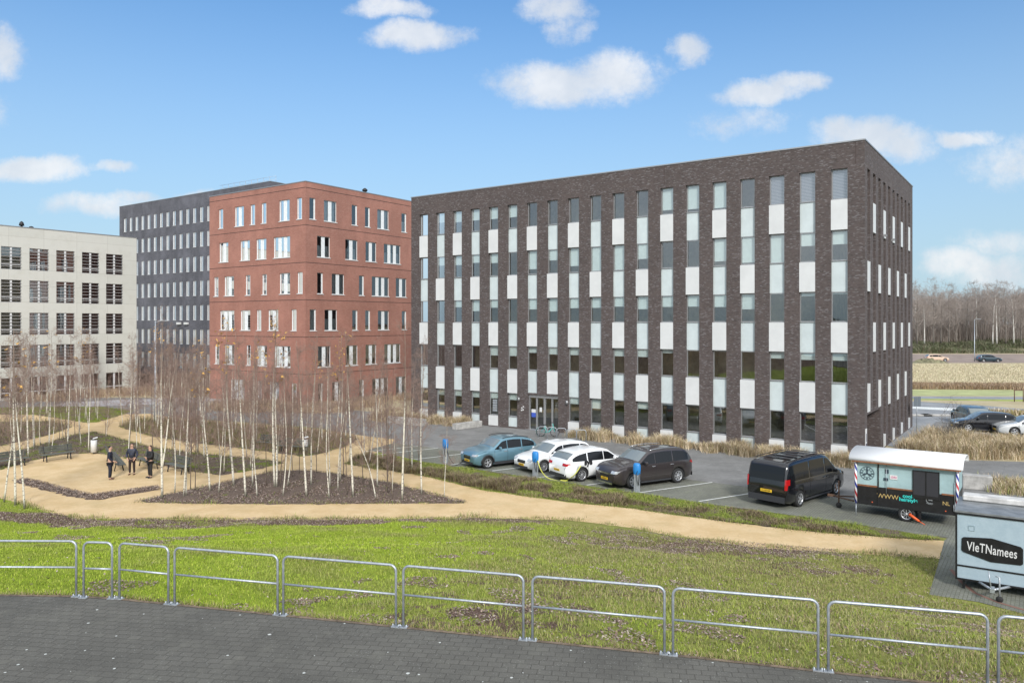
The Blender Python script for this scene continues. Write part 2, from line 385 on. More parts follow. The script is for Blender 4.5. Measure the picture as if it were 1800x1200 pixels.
def sheet(name, pts, z, m, rag=0.0, kind='structure', label=None, step=.35, thick=0, mound=0):
    """flat polygon sheet at height z; rag roughens its edge"""
    out = []
    pts = [Vector((p[0], p[1], 0)) for p in pts]
    for i, p in enumerate(pts):
        q = pts[(i + 1) % len(pts)]; n = max(1, int((q - p).length / step)) if rag and (q - p).length < 40 else 1
        for k in range(n): out.append(p.lerp(q, k / n))
    if rag:
        A = np.array([o[:2] for o in out]); d = snoise(A, 5, 1) * rag; e = snoise(A + 50, 5, 2) * rag
        out = [Vector((o.x + d[i], o.y + e[i], 0)) for i, o in enumerate(out)]
    bm = bmesh.new(); vs = [bm.verts.new((p.x, p.y, z)) for p in out]; f = bm.faces.new(vs); f.normal_update()
    if f.normal.z < 0: bmesh.ops.reverse_faces(bm, faces=[f])
    bmesh.ops.triangulate(bm, faces=[f])
    if thick:
        be = [e for e in bm.edges if e.is_boundary]; r = bmesh.ops.extrude_edge_only(bm, edges=be)
        for v in [g for g in r['geom'] if isinstance(g, bmesh.types.BMVert)]: v.co.z -= thick
    me = bpy.data.meshes.new(name); bm.to_mesh(me); bm.free(); me.materials.append(m)
    o = bpy.data.objects.new(name, me); COL.objects.link(o); return tag(o, label, kind=kind)
PX = lambda l, z=0: [G(x, y, z) for x, y in l]

def sand_fn(t, b, vec):
    n = t.noise(vec, .8, 6, .7); n2 = t.noise(vec, 9, 6, .7); n3 = t.noise(vec, 70, 3, .8)
    c = t.mix(t.mr(n, .3, .7), (.54, .385, .20), (.65, .49, .29)); c = t.mix(t.mr(n2, .4, .75, 0, .4), c, (.43, .32, .19)); c = t.mix(t.mr(n3, .55, .75, 0, .35), c, (.68, .58, .44))
    n4 = t.noise(vec, .35, 5, .6); c = t.mix(t.mr(n4, .5, .75, 0, .45), c, (.37, .29, .14)); c = t.mix(t.mr(t.noise(vec, 3.1, 5, .75), .58, .72, 0, .4), c, (.34, .25, .15))
    t.l.new(c, b.inputs['Base Color'])
    bp = t.node('ShaderNodeBump'); bp.inputs['Strength'].default_value = .35; bp.inputs['Distance'].default_value = .02; t.l.new(n2, bp.inputs['Height']); t.l.new(bp.outputs[0], b.inputs['Normal'])
M['sand'] = mat('sandy_gravel', rough=.95, spec=.1, fn=sand_fn)
def paver(name, c1, c2, mortar, w, h, rz, speck, green=(.2, .22, .06), gf=.0, off=.5):
    def fn(t, b, vec):
        mp = t.node('ShaderNodeMapping'); t.l.new(vec, mp.inputs[0]); mp.inputs['Rotation'].default_value = (0, 0, rz)
        br = t.node('ShaderNodeTexBrick'); t.l.new(mp.outputs[0], br.inputs['Vector']); br.offset = off
        br.inputs['Scale'].default_value = 1; br.inputs['Brick Width'].default_value = w; br.inputs['Row Height'].default_value = h; br.inputs['Mortar Size'].default_value = .009 if w < .3 else .014
        br.inputs['Color1'].default_value = (*c1, 1); br.inputs['Color2'].default_value = (*c2, 1); br.inputs['Mortar'].default_value = (*mortar, 1); br.inputs['Mortar Smooth'].default_value = .2
        n = t.noise(vec, .5, 6, .65); n2 = t.noise(vec, 45, 4, .8)
        c = t.mix(t.mr(n, .3, .72, 0, .75), br.outputs[0], tuple(x * .58 for x in c1)); c = t.mix(t.mr(n2, .4, .8, 0, .5), c, tuple(x * 1.7 for x in c2))
        n5 = t.noise(vec, 2.1, 6, .7); c = t.mix(t.mr(n5, .5, .72, 0, .45), c, tuple(x * 1.35 for x in c2))
        if gf: c = t.mix(t.mr(n5, .5, .7, 0, gf), c, green)
        if speck:
            vo = t.node('ShaderNodeTexVoronoi'); t.l.new(vec, vo.inputs['Vector']); vo.inputs['Scale'].default_value = 5.2
            sc = t.node('ShaderNodeSeparateColor'); t.l.new(vo.outputs['Color'], sc.inputs[0])
            dd = t.math('ADD', vo.outputs['Distance'], t.math('MULTIPLY', t.noise(vec, 30, 3, .6), .12))
            sz = t.math('MULTIPLY', t.math('POWER', sc.outputs[0], 2.2), .22)
            c = t.mix(t.math('MULTIPLY', t.math('LESS_THAN', dd, sz), speck), c, (.62, .64, .60))
            vo2 = t.node('ShaderNodeTexVoronoi'); t.l.new(vec, vo2.inputs['Vector']); vo2.inputs['Scale'].default_value = 17
            c = t.mix(t.math('MULTIPLY', t.math('LESS_THAN', vo2.outputs['Distance'], t.math('MULTIPLY', t.noise(vec, 1.7, 4, .6), .3)), speck * .35), c, (.36, .37, .34))
        t.l.new(c, b.inputs['Base Color'])
        bp = t.node('ShaderNodeBump'); bp.inputs['Strength'].default_value = .5; bp.inputs['Distance'].default_value = .012; bp.invert = True
        t.l.new(t.math('ADD', br.outputs['Fac'], t.math('MULTIPLY', n2, .25)), bp.inputs['Height']); t.l.new(bp.outputs[0], b.inputs['Normal'])
    return mat(name, rough=.9, spec=.25, fn=fn)
M['deck'] = paver('dark_deck_pavers', (.108, .103, .090), (.128, .122, .106), (.068, .064, .054), .22, .16, R(8), .8, gf=.12, green=(.08, .085, .055))
M['stall'] = paver('greenish_pavers', (.17, .175, .145), (.215, .215, .185), (.085, .09, .055), .22, .11, -ROT, .0, gf=.3, green=(.15, .17, .08))
M['road'] = paver('asphalt', (.20, .198, .19), (.225, .222, .215), (.17, .17, .165), 1.7, 1.1, -ROT, .0)
M['road2'] = paver('pale_road', (.26, .27, .28), (.28, .29, .30), (.25, .25, .26), 3, 2, .1, .0)
M['flag'] = paver('pale_paving', (.34, .33, .34), (.40, .39, .40), (.25, .25, .25), .6, .6, .3, .0)
M['line'] = mat('road_paint', (.66, .67, .64), .7, var=.2, vscale=6)

A0 = G(1520, 812.4)                                        # near corner of the dark building
Lc = lambda a, b, z=0: A0 + D2 * a + D1 * b + Vector((0, 0, z))   # building aligned coordinates
# asphalt yard and stalls in front of the dark building (edges parallel to its facade)
yard = [Lc(-15.6, -34), Lc(-15.6, -5.9), Lc(-15.55, 4), Lc(-15.2, 22), Lc(-14.2, 27)] + PX([(690, 772), (636, 768), (560, 752), (420, 741), (262, 733), (130, 716), (-200, 716), (-700, 712), (-700, 690), (0, 697), (370, 700), (560, 708)]) + [Lc(0, 60), Lc(2, 39), Lc(2, -2), Lc(-2, -36)]
sheet('asphalt_yard', yard, .006, M['road'])
sheet('parking_bays', [Lc(-15.65, -5.9), Lc(-11.0, -5.9), Lc(-11.0, 28.5), Lc(-14.2, 27.8), Lc(-15.1, 22), Lc(-15.5, 4)], .011, M['stall'])
sheet('trailer_paving', PX([(1652, 981), (1633, 1045), (1720, 1058), (1800, 1079), (2000, 1120), (2600, 1235)]) + [Lc(-15, -36), Lc(-11.0, -36), Lc(-11, -5.9), Lc(-15.65, -5.9), G(1660, 950)], .015, M['stall'])
# red-brick drain curve under the trailer hitch
mb = MB(); prev = None
cur = [G(x, y, .022) for x, y in [(1672, 1000), (1690, 1022), (1715, 1042), (1755, 1058), (1800, 1071), (1880, 1090)]]
for i in range(len(cur) - 1):
    d = (cur[i + 1] - cur[i]).normalized(); nrm = Vector((-d.y, d.x, 0)) * .06
    mb.face([cur[i] - nrm, cur[i + 1] - nrm, cur[i + 1] + nrm, cur[i] + nrm])
tag(mb.build('brick_edging', mat('red_edging', (.22, .12, .09), .9)), 'thin red brick edging curve in the paving', kind='structure')
# bay lines
mb = MB()
for (a, b) in [((640, 793.5), (735, 783.5)), ((665, 798.5), (770, 787)), ((727, 807), (815, 797)), ((793, 816), (880, 806)), ((865, 827), (960, 815.5)), ((947, 838.5), (1055, 825.5)), ((1030, 852), (1150, 837)), ((1125, 865), (1252, 847)), ((1225, 881), (1358, 860.5))]:
    p, q = G(*a, .019), G(*b, .019); d = (q - p).normalized(); nrm = Vector((-d.y, d.x, 0)) * .05
    mb.face([p - nrm, q - nrm, q + nrm, p + nrm])
tag(mb.build('bay_lines', M['line']), 'white painted parking bay lines', kind='structure')
mb = MB()
for a, b in [((-15.72, -5.9), (-15.68, 4)), ((-15.68, 4), (-15.3, 22))]:
    p, q = Lc(*a), Lc(*b); c = (p + q) / 2; d = q - p
    mb.box((c.x, c.y, .0), (d.length, .08, .12), math.atan2(d.y, d.x))
mb.box(tuple(Lc(-11.0, 8, .0)), (.1, 30, .03), ROT)
tag(mb.build('kerb', mat('weathered_kerb', (.17, .17, .15), .9, var=.3, vscale=3)), 'narrow concrete edging along the bays', kind='structure')
sheet('pale_footpath', PX([(95, 713), (110, 708), (200, 703), (380, 697), (430, 690), (470, 693), (400, 703), (300, 709), (200, 713), (130, 716)]), .012, M['flag'])

# sand garden
sand_poly = PX([(-500, 842), (-500, 760), (-500, 735), (0, 728), (90, 730), (150, 738), (215, 728), (262, 727), (300, 733), (420, 743), (560, 754), (640, 766), (694, 772), (690, 780), (655, 800), (760, 840), (850, 862), (1000, 883), (1100, 892), (1200, 907), (1330, 924), (1450, 937), (1550, 944), (1662, 951), (1652, 982), (1500, 973), (1330, 963), (1180, 942), (1100, 926), (1000, 914), (850, 910), (600, 913), (400, 914), (140, 912), (78, 899), (45, 887), (0, 875), (-500, 842)][:-1])
sheet('sand_path', sand_poly, .010, M['sand'], rag=.05)
def bed_fn(t, b, vec):
    n = t.noise(vec, 1.1, 5, .65); n3 = t.noise(vec, 20, 5, .78); n5 = t.noise(vec, .5, 4, .6)
    leaf = t.ramp(n3, [(.3, (.06, .045, .038)), (.5, (.14, .105, .085)), (.62, (.23, .175, .145)), (.76, (.38, .31, .27))])
    moss = t.mix(t.mr(n3, .35, .7), (.10, .13, .02), (.20, .24, .04))
    at = t.node('ShaderNodeAttribute', attribute_name='moss')
    c = t.mix(t.mr(t.math('ADD', n, at.outputs['Fac']), .55, .68), leaf, moss); t.l.new(c, b.inputs['Base Color'])
    bp = t.node('ShaderNodeBump'); bp.inputs['Strength'].default_value = .8; bp.inputs['Distance'].default_value = .05; t.l.new(n3, bp.inputs['Height']); t.l.new(bp.outputs[0], b.inputs['Normal'])
M['bed'] = mat('leaf_litter', rough=.95, spec=.1, fn=bed_fn)
beds = {
 'tri': ([(233, 883), (330, 862), (420, 842), (480, 829), (545, 827), (610, 836), (690, 849), (760, 868), (826, 884), (600, 886), (380, 886)], -.06),
 'plaza': ([(-300, 838), (0, 826), (55, 810), (110, 799), (165, 796), (205, 803), (250, 812), (330, 828), (385, 835), (430, 829), (478, 820), (500, 813), (440, 805), (380, 800), (300, 790), (262, 785), (190, 765), (165, 759), (120, 767), (60, 785), (0, 800), (-300, 822)], .06),
 'mid': ([(208, 750), (240, 739), (300, 738), (420, 748), (560, 760), (632, 772), (600, 787), (560, 799), (529, 802), (440, 790), (330, 777), (262, 766)], .04),
 'top': ([(112, 737), (150, 743), (172, 742), (215, 729), (235, 722), (180, 716), (110, 715), (30, 717), (-300, 722), (-300, 727), (60, 729)], .14),
 'left': ([(-400, 748), (0, 742), (90, 741), (128, 750), (90, 764), (0, 784), (-400, 805)], .02),
 'strip': ([(20, 846), (45, 841), (72, 846), (110, 857), (162, 869), (215, 862), (278, 854), (283, 860), (230, 868), (175, 879), (150, 878), (100, 868), (50, 855)], -.3),
}
def bedmesh(name, px, moss, label, h=.09, m='bed'):
    poly = PX(px); P = np.array([p[:2] for p in poly]); lo, hi = P.min(0), P.max(0); st = max(.3, (hi - lo).max() / 130)
    xs = np.arange(lo[0] - 1, hi[0] + 1, st); ys = np.arange(lo[1] - 1, hi[1] + 1, st); X, Y = np.meshgrid(xs, ys); q = np.stack([X.ravel(), Y.ravel()], 1)
    d = dpoly(q, poly, True); s = np.where(inpoly(q, poly), d, -d) + .14 * snoise(q, 5, 9)
    z = np.clip(.0 + s * .35, -.25, h) + np.where(s > .4, .05 * snoise(q, 3, 4), 0)
    z = np.where(s > 0, np.maximum(z, .02), z)
    k = s > -st * 1.6; nx, ny = len(xs), len(ys); I = np.arange(nx * ny).reshape(ny, nx)
    f = np.stack([I[:-1, :-1], I[:-1, 1:], I[1:, 1:], I[1:, :-1]], -1).reshape(-1, 4); f = f[k[f].all(1)]
    us, inv = np.unique(f, return_inverse=True); f = inv.reshape(f.shape)
    o = npmesh(name, np.column_stack([q, z])[us], f, M[m], smooth=True)
    a = o.data.attributes.new('moss', 'FLOAT', 'POINT'); a.data.foreach_set('value', np.full(len(us), moss, np.float32))
    return tag(o, label, kind='structure'), poly
BED = {}
for k, (px, ms) in beds.items(): BED[k] = bedmesh('planting_bed', px, ms, None, h=.05 if k == 'strip' else .09)[1]
corner = [(-300, 855), (0, 876), (45, 888), (80, 900), (0, 912), (-300, 880)]

# deck
de = [Vector((p.x, p.y, 0)) for p in deck_edge]
sheet('deck_pavement', de + [Vector((60, -30, 0)), Vector((-60, -30, 0))], DZ, M['deck'], thick=.5)
# soil lip between deck and lawn
mb = MB()
for i in range(len(de) - 1):
    d = (de[i + 1] - de[i]).normalized(); nrm = Vector((-d.y, d.x, 0)); nrm = nrm if nrm.y > 0 else -nrm
    a, b = de[i], de[i + 1]; z = Vector((0, 0, DZ + .008)); w = .05
    mb.face([a - nrm * .03 + z, b - nrm * .03 + z, b + nrm * w + z, a + nrm * w + z]); mb.face([a + nrm * w + z, b + nrm * w + z, b + nrm * .2 + z - Vector((0, 0, .12)), a + nrm * .2 + z - Vector((0, 0, .12))])
tag(mb.build('soil_edge', mat('bare_soil', (.17, .125, .085), .95, var=.4, vscale=6, bump=.4)), 'bare soil lip along the deck', kind='structure')

# right-hand side: road, field strips
sheet('grass_verge', PX([(1560, 702), (1560, 696), (2600, 702), (2600, 716)]), .006, mat('verge_grass', (.30, .34, .08), .95, var=.25, vscale=.5))
sheet('mown_strip', PX([(1500, 684), (2700, 689), (2700, 698), (1500, 695)]), .010, mat('mown_grass', (.36, .38, .17), .95, var=.2, vscale=.4))
sheet('soil_strip', PX([(1500, 622), (2600, 622), (2600, 637), (1500, 638)]), .004, mat('ploughed_soil', (.26, .20, .165), .95, var=.3, vscale=.3))
sheet('cycle_path', PX([(1500, 696), (2700, 702), (2700, 708), (1500, 700)]), .014, M['road2'])
sheet('road', PX([(1500, 702), (1620, 706), (1720, 712), (1800, 719), (2700, 760), (2700, 800), (1860, 800), (1700, 800), (1590, 790), (1500, 770)]), .018, M['road2'])
sheet('median', PX([(1728, 723), (1760, 724), (2300, 752), (2300, 768), (1790, 732), (1740, 728)]), .024, mat('median_grass', (.24, .22, .09), .95, var=.3, vscale=1))
sheet('road_marking', PX([(1560, 713), (1690, 718), (1690, 723), (1560, 716)]), .030, M['line'])
mb = MB()
for px in ((1610, 731), (1644, 731)): p = G(*px); mb.box((p.x, p.y, .09), (2.6, .8, .18), 0, bev=.05)
tag(mb.build('traffic_island', M['conc']), 'low kerbed traffic islands with dry weeds', kind='structure')
sheet('side_path', [Lc(-2.5, -1.2), Lc(24, -1.2), Lc(24, -3.2), Lc(-2.5, -3.2)], .022, M['road'])
sheet('side_lane', PX([(1560, 806), (1600, 803), (1705, 809), (1800, 812), (2100, 822), (2100, 868), (1745, 850), (1690, 845), (1560, 835)]), .026, M['road'])

# ------------------------------------------------------------------ buildings
def FR(s, d, z): return Vector((d, s, z))        # facade on the plane x=0 (runs along +y)
def SD(s, d, z): return Vector((s, d, z))        # facade on the plane y=0 (runs along +x)
def facade(mb, mp, s0, s1, z0, z1, holes, flip, depth=.28, m=0):
    """wall plane with real rectangular openings (s0,s1,z0,z1[,depth]) and their reveals"""
    S = sorted({s0, s1} | {h[0] for h in holes} | {h[1] for h in holes}); Z = sorted({z0, z1} | {h[2] for h in holes} | {h[3] for h in holes})
    def op(i, j):
        cs, cz = (S[i] + S[i + 1]) / 2, (Z[j] + Z[j + 1]) / 2
        for h in holes:
            if h[0] < cs < h[1] and h[2] < cz < h[3]: return h[4] if len(h) > 4 else depth
        return 0
    O = [[op(i, j) for j in range(len(Z) - 1)] for i in range(len(S) - 1)]
    def q(pts, uv):
        if flip: pts = pts[::-1]; uv = uv[::-1]
        mb.face(pts, m, uv)
    for i in range(len(S) - 1):
        for j in range(len(Z) - 1):
            a, b, c, d = S[i], S[i + 1], Z[j], Z[j + 1]
            if not O[i][j]:
                q([mp(a, 0, c), mp(b, 0, c), mp(b, 0, d), mp(a, 0, d)], [(a, c), (b, c), (b, d), (a, d)])
            else:
                D = O[i][j]
                if i == 0 or not O[i - 1][j]: q([mp(a, 0, c), mp(a, 0, d), mp(a, D, d), mp(a, D, c)][::-1], [(a, c), (a, d), (a + D, d), (a + D, c)][::-1])
                if i == len(S) - 2 or not O[i + 1][j]: q([mp(b, 0, c), mp(b, D, c), mp(b, D, d), mp(b, 0, d)][::-1], [(b, c), (b + D, c), (b + D, d), (b, d)][::-1])
                if j == 0 or not O[i][j - 1]: q([mp(a, 0, c), mp(a, D, c), mp(b, D, c), mp(b, 0, c)][::-1], [(a, c), (a, c + D), (b, c + D), (b, c)][::-1])
                if j == len(Z) - 2 or not O[i][j + 1]: q([mp(a, 0, d), mp(b, 0, d), mp(b, D, d), mp(a, D, d)][::-1], [(a, d), (b, d), (b, d + D), (a, d + D)][::-1])
def pbox(mb, mp, s0, s1, d0, d1, z0, z1, m=0):
    a, b = mp(s0, d0, z0), mp(s1, d1, z1)
    lo = Vector((min(a.x, b.x), min(a.y, b.y), min(a.z, b.z))); hi = Vector((max(a.x, b.x), max(a.y, b.y), max(a.z, b.z)))
    mb.box((lo + hi) / 2, hi - lo, 0, m)
def core(root, x0, x1, y0, y1, H, floors, m):
    mb = MB()
    mb.box(((x0 + x1) / 2, (y0 + y1) / 2, H / 2), (x1 - x0 - 8, y1 - y0 - 8, H - 1))
    mb.build('interior_walls', m, root)
    mb = MB()
    for z in floors: mb.box(((x0 + x1) / 2, (y0 + y1) / 2, z), (x1 - x0 - .9, y1 - y0 - .9, .3))
    mb.build('floor_slabs', m, root)
def shell(root, x0, x1, y0, y1, H, brick, fr=True, sd=True, cop='alu'):
    """remaining plain walls, roof, parapet coping"""
    mb = MB(); L = [((x1, y0), (x1, y1)), ((x1, y1), (x0, y1))]
    if not fr: L.append(((x0, y1), (x0, y0)))
    if not sd: L.append(((x0, y0), (x1, y0)))
    for (a, b) in L:
        l = math.hypot(b[0] - a[0], b[1] - a[1]); mb.face([(*a, 0), (*b, 0), (*b, H), (*a, H)], 0, [(0, 0), (l, 0), (l, H), (0, H)])
    mb.build('rear_wall', brick, root)
    mb = MB(); mb.face([(x0 + .02, y0 + .02, H - .5), (x1 - .02, y0 + .02, H - .5), (x1 - .02, y1 - .02, H - .5), (x0 + .02, y1 - .02, H - .5)])
    for (cx, cy, sx, sy) in (((x0 + x1) / 2, y0 + .2, x1 - x0 - .1, .3), ((x0 + x1) / 2, y1 - .2, x1 - x0 - .1, .3), (x0 + .2, (y0 + y1) / 2, .3, y1 - y0 - .1), (x1 - .2, (y0 + y1) / 2, .3, y1 - y0 - .1)):
        mb.box((cx, cy, H - .3), (sx, sy, .5))
    mb.build('roof', M['roofing'], root)
    mb = MB(); o = .04
    mb.box(((x0 + x1) / 2, y0 + .16, H + .04), (x1 - x0 + 2 * o, .4, .08)); mb.box(((x0 + x1) / 2, y1 - .16, H + .04), (x1 - x0 + 2 * o, .4, .08))
    mb.box((x0 + .16, (y0 + y1) / 2, H + .04), (.4, y1 - y0 - .72, .08)); mb.box((x1 - .16, (y0 + y1) / 2, H + .04), (.4, y1 - y0 - .72, .08))
    mb.build('coping', M[cop], root)

# --- dark brick office with chequered white panels
HB = 8.4 * (1 + 322 / 244.4)
office = thing('office_building', 'dark brown brick office block with chequered white panels and narrow windows behind the parked cars', 'building', tuple(A0), ROT)
LEN, WID = 37.0, 19.5; PIT = 1.894; zb = lambda k: .92 + 3.78 * k
fcols = [(35.542 - PIT * (18 - i), 18 - i) for i in range(19)]     # (centre, index from the left)
fh = []; ENT = (21.75, 24.6)
for c, j in fcols:
    fh.append((c - .485, c + .485, 2.9 if j in (6, 7) else .1, 17.9))
fh.append((ENT[0], ENT[1], .04, 2.8, .35))
wall = MB(); facade(wall, FR, 0, LEN, 0, HB, fh, True); wall.build('front_wall', M['dbrick'], office)
scols = [(1.28 + 1.825 * k, k) for k in range(10)]; sh = []
for c, k in scols: sh.append((c - .45, c + .45, 2.95 if k < 3 else .1, 17.9, .62))
sh.append((.75, 5.25, .0, 2.8, 5.0))
wall = MB(); facade(wall, SD, 0, WID, 0, HB, sh, False)
wall.face([(.75, 5.0, 0), (5.25, 5.0, 0), (5.25, 5.0, 2.8), (.75, 5.0, 2.8)], 0, [(0, 0), (4.5, 0), (4.5, 2.8), (0, 2.8)])
wall.build('side_wall', M['dbrick'], office)
shell(office, 0, WID, 0, LEN, HB, M['dbrick'])
core(office, 0, WID, 0, LEN, HB, [zb(k) - .95 for k in range(1, 5)], M['inside'])
mb = MB()
for s in (1.449 - PIT / 2 + 0.0, 13.0, 26.2): pbox(mb, FR, s - .012, s + .012, -.003, .01, 18.1, HB - .05)
mb.build('expansion_joint', M['ddark'], office)
def window(root, mp, s0, s1, z0, z1, d, drop, bm='blind', side=1, name='window', fr=.055, sill=True, mid=None, glass='glass', fm='alu'):
    mb = MB()
    pbox(mb, mp, s0, s0 + fr, d - .05, d + .03, z0, z1); pbox(mb, mp, s1 - fr, s1, d - .05, d + .03, z0, z1)
    pbox(mb, mp, s0 + fr, s1 - fr, d - .05, d + .03, z0, z0 + fr); pbox(mb, mp, s0 + fr, s1 - fr, d - .05, d + .03, z1 - fr, z1)
    if sill: pbox(mb, mp, s0, s1, d - .12, d - .05, z0 - .03, z0 + .02)
    w = mb.build(name, M[fm], root)
    g = MB(); q = [mp(s0 + fr, d, z0 + fr), mp(s1 - fr, d, z0 + fr), mp(s1 - fr, d, z1 - fr), mp(s0 + fr, d, z1 - fr)]; g.face(q); g.build('pane', M[glass], w)
    if drop > .02:
        b = MB(); h = (z1 - z0) * drop; pbox(b, mp, s0 + fr, s1 - fr, d + .05, d + .06, z1 - fr - h + 2 * fr * drop, z1 - fr); b.build('blind', M[bm], w)
    return w
wr = random.Random(3)
DROP = {4: lambda j: [.48, .45, .5, .5, .52, .52, .0, .0, .0, 0, 0, 0, .85, .9, .95, .0, 1, 1, 1][j], 3: lambda j: [.38, .4, .42, .36, .42, 0, .8, .45, .75, 1, 1, .6, 0, 0, .85, .95, 1, .45, .45][j],
        2: lambda j: [.28, .0, .3, .5, .35, 0, .45, .55, .42, .42, .38, .5, .42, .42, .45, .55, .0, .1, .05][j], 1: lambda j: [0, 0, 0, 0, .42, .42, .25, .3, .3, .3, .3, .3, .12, 0, 0, 0, .22, .24, .24][j], 0: lambda j: [.3, .28, .27, .28, .27, .28, 0, 0, .27, .4, .0, .27, .05, 0, 0, 0, 0, 0, 0][j]}
def office_col(mp, c, j, hw, d, first):
    """windows and panels of one slot; j even: flush panels under the top window, odd: recessed glass panel there"""
    for k in range(4, -1, -1):
        z0 = zb(k)
        if k == 0 and first: continue
        dr = DROP[k](j) if mp is FR else wr.choice([0, .3, .5]); 
        window(office, mp, c - hw, c + hw, z0, z0 + 1.86, d, dr, 'lamel' if (k == 4 and j > 15 and mp is FR) else 'blind')
        flush = ((4 - k) % 2 == 0) == (j % 2 == 0)
        lo = zb(k - 1) + 1.86 if k else .1
        if k == 1 and first: lo = 2.9
        mb = MB()
        if flush: pbox(mb, mp, c - hw + .003, c + hw - .003, -.012, .2, lo + .03 if k else .08, z0 - .035); mb.build('flush_panel', M['panel'], office)
        else: pbox(mb, mp, c - hw, c + hw, d - .06, d, lo + .005, z0 - .035); mb.build('glazed_panel', M['gpanel'], office)
for c, j in fcols: office_col(FR, c, j, .483, .24, j in (6, 7))
for c, k in scols: office_col(SD, c, k + 1, .448, .58, k < 3)
# entrance
ent = MB(); e0, e1 = ENT
for s in (e0, e0 + .62, e0 + 1.3, e0 + 2.05, e1 - .1): pbox(ent, FR, s, s + (.12 if s != e0 + 1.3 else .16), .2, .32, .05, 2.55)
pbox(ent, FR, e0, e1, .15, .32, 2.55, 2.78); pbox(ent, FR, e0 - .1, e1 + .1, -.25, .3, .02, .05)
ent = ent.build('entrance', M['alu'], office)
g = MB(); g.face([FR(e0, .27, .05), FR(e1, .27, .05), FR(e1, .27, 2.55), FR(e0, .27, 2.55)]); g.build('pane', M['glass'], ent)
g = MB(); pbox(g, FR, e1 - .62, e1 - .22, .255, .262, 1.35, 1.62); g.build('white_poster', M['white'], ent)
g = MB(); pbox(g, FR, e1 - .62, e1 - .22, .255, .262, 1.0, 1.35); g.build('blue_poster', mat('blue_print', (.05, .10, .45), .5), ent)
g = MB(); pbox(g, FR, e1 - 1.2, e1 - .98, .255, .262, 1.45, 1.8); g.build('notice_sheet', M['white'], ent)
text('707-070', .3, M['alu'], ent, FR(e0 + .3, .19, 1.7), (R(90), R(90), R(-90)), 'number_lettering', sx=1.0, spacing=1.25)
for s in (20.9, 25.35):
    l = MB(); l.lathe([(0, 0), (.09, 0), (.09, .26), (0, .26)], 12, Matrix.Translation(FR(s, -.12, 2.25))); pbox(l, FR, s - .03, s + .03, -.09, .0, 2.34, 2.42); l.build('wall_lamp', M['alu'], office)
mb = MB()
for k in range(5): pbox(mb, FR, 27.55, 28.0, -.03, .0, 1.25 + k * .2, 1.41 + k * .2)
mb.build('name_plates', M['galv'], office)
mb = MB()
for (a, b) in ((0, 0), (.13, .13), (-.02, .24), (.14, -.05)): pbox(mb, FR, 24.95 + a, 25.06 + a, -.02, .0, 1.5 + b, 1.6 + b)
mb.build('wall_emblem', M['white'], office)
mb = MB(); pbox(mb, SD, .15, .55, -.03, 0, .6, 2.0); mb.build('side_notice', M['white'], office)
mb = MB(); pbox(mb, SD, .2, .5, -.036, -.031, .8, 1.1); pbox(mb, SD, .28, .42, -.036, -.031, 1.2, 1.7); mb.build('notice_print', mat('dark_print', (.03, .03, .08)), office)
for s in (6.2, 9.4):
    mb = MB(); pbox(mb, SD, s, s + .14, -.22, 0, 14.2, 14.35); mb.build('security_camera', M['alu'], office)
mb = MB(); mb.box((6, 19, HB + .25), (2.2, 1.6, 1.0)); mb.build('roof_hatch', M['alu'], office)

# --- red brick block
RC = Vector((-363 / F * (F * HC / 148), F * HC / 148, 0)); HR = HC + 249 / 148 * HC
red = thing('brick_building', 'red brick office block with scattered white framed windows beside the dark block', 'building', tuple(RC), ROT)
LW = [[(13.75, 14.56), (10.03, 11.65), (8.1, 8.92), (6.2, 7.03), (2.45, 4.12), (.54, 1.33)], [(12.8, 14.48), (8.99, 10.66), (6.2, 7.9), (2.38, 5.02)], [(14.63, 15.45), (11.79, 13.53), (8.92, 9.75), (6.13, 6.93), (2.38, 4.06), (.45, 1.24)],
      [(11.72, 14.34), (8.92, 10.62), (7.06, 7.83), (4.25, 5.9), (1.39, 2.17)], [(14.48, 15.3), (11.72, 13.45), (8.85, 9.61), (6.1, 7.77), (2.32, 4.86)], [(9.89, 12.37), (6.96, 7.7), (4.1, 5.7), (1.39, 2.17)]]
RW = [[(.5, 1.29), (2.38, 4.08), (6.16, 6.98), (8.09, 8.86), (9.94, 11.74), (13.77, 14.62)], [(1.47, 3.19), (5.26, 7.01), (8.17, 9.82), (10.96, 13.63)], [(1.49, 2.27), (3.41, 5.12), (7.21, 7.97), (9.1, 11.77), (12.86, 14.62)],
      [(.55, 1.37), (2.45, 4.16), (6.24, 7.04), (8.12, 8.89), (10.03, 11.77), (13.83, 14.62)], [(1.57, 3.27), (5.31, 7.04), (8.17, 9.82), (11.02, 13.63)], [(1.57, 2.27), (3.46, 4.82), (7.24, 7.97), (9.19, 11.65), (12.86, 14.56)]]
rz = lambda k: (18.86 - 3.735 * k, 21.0 - 3.735 * k)
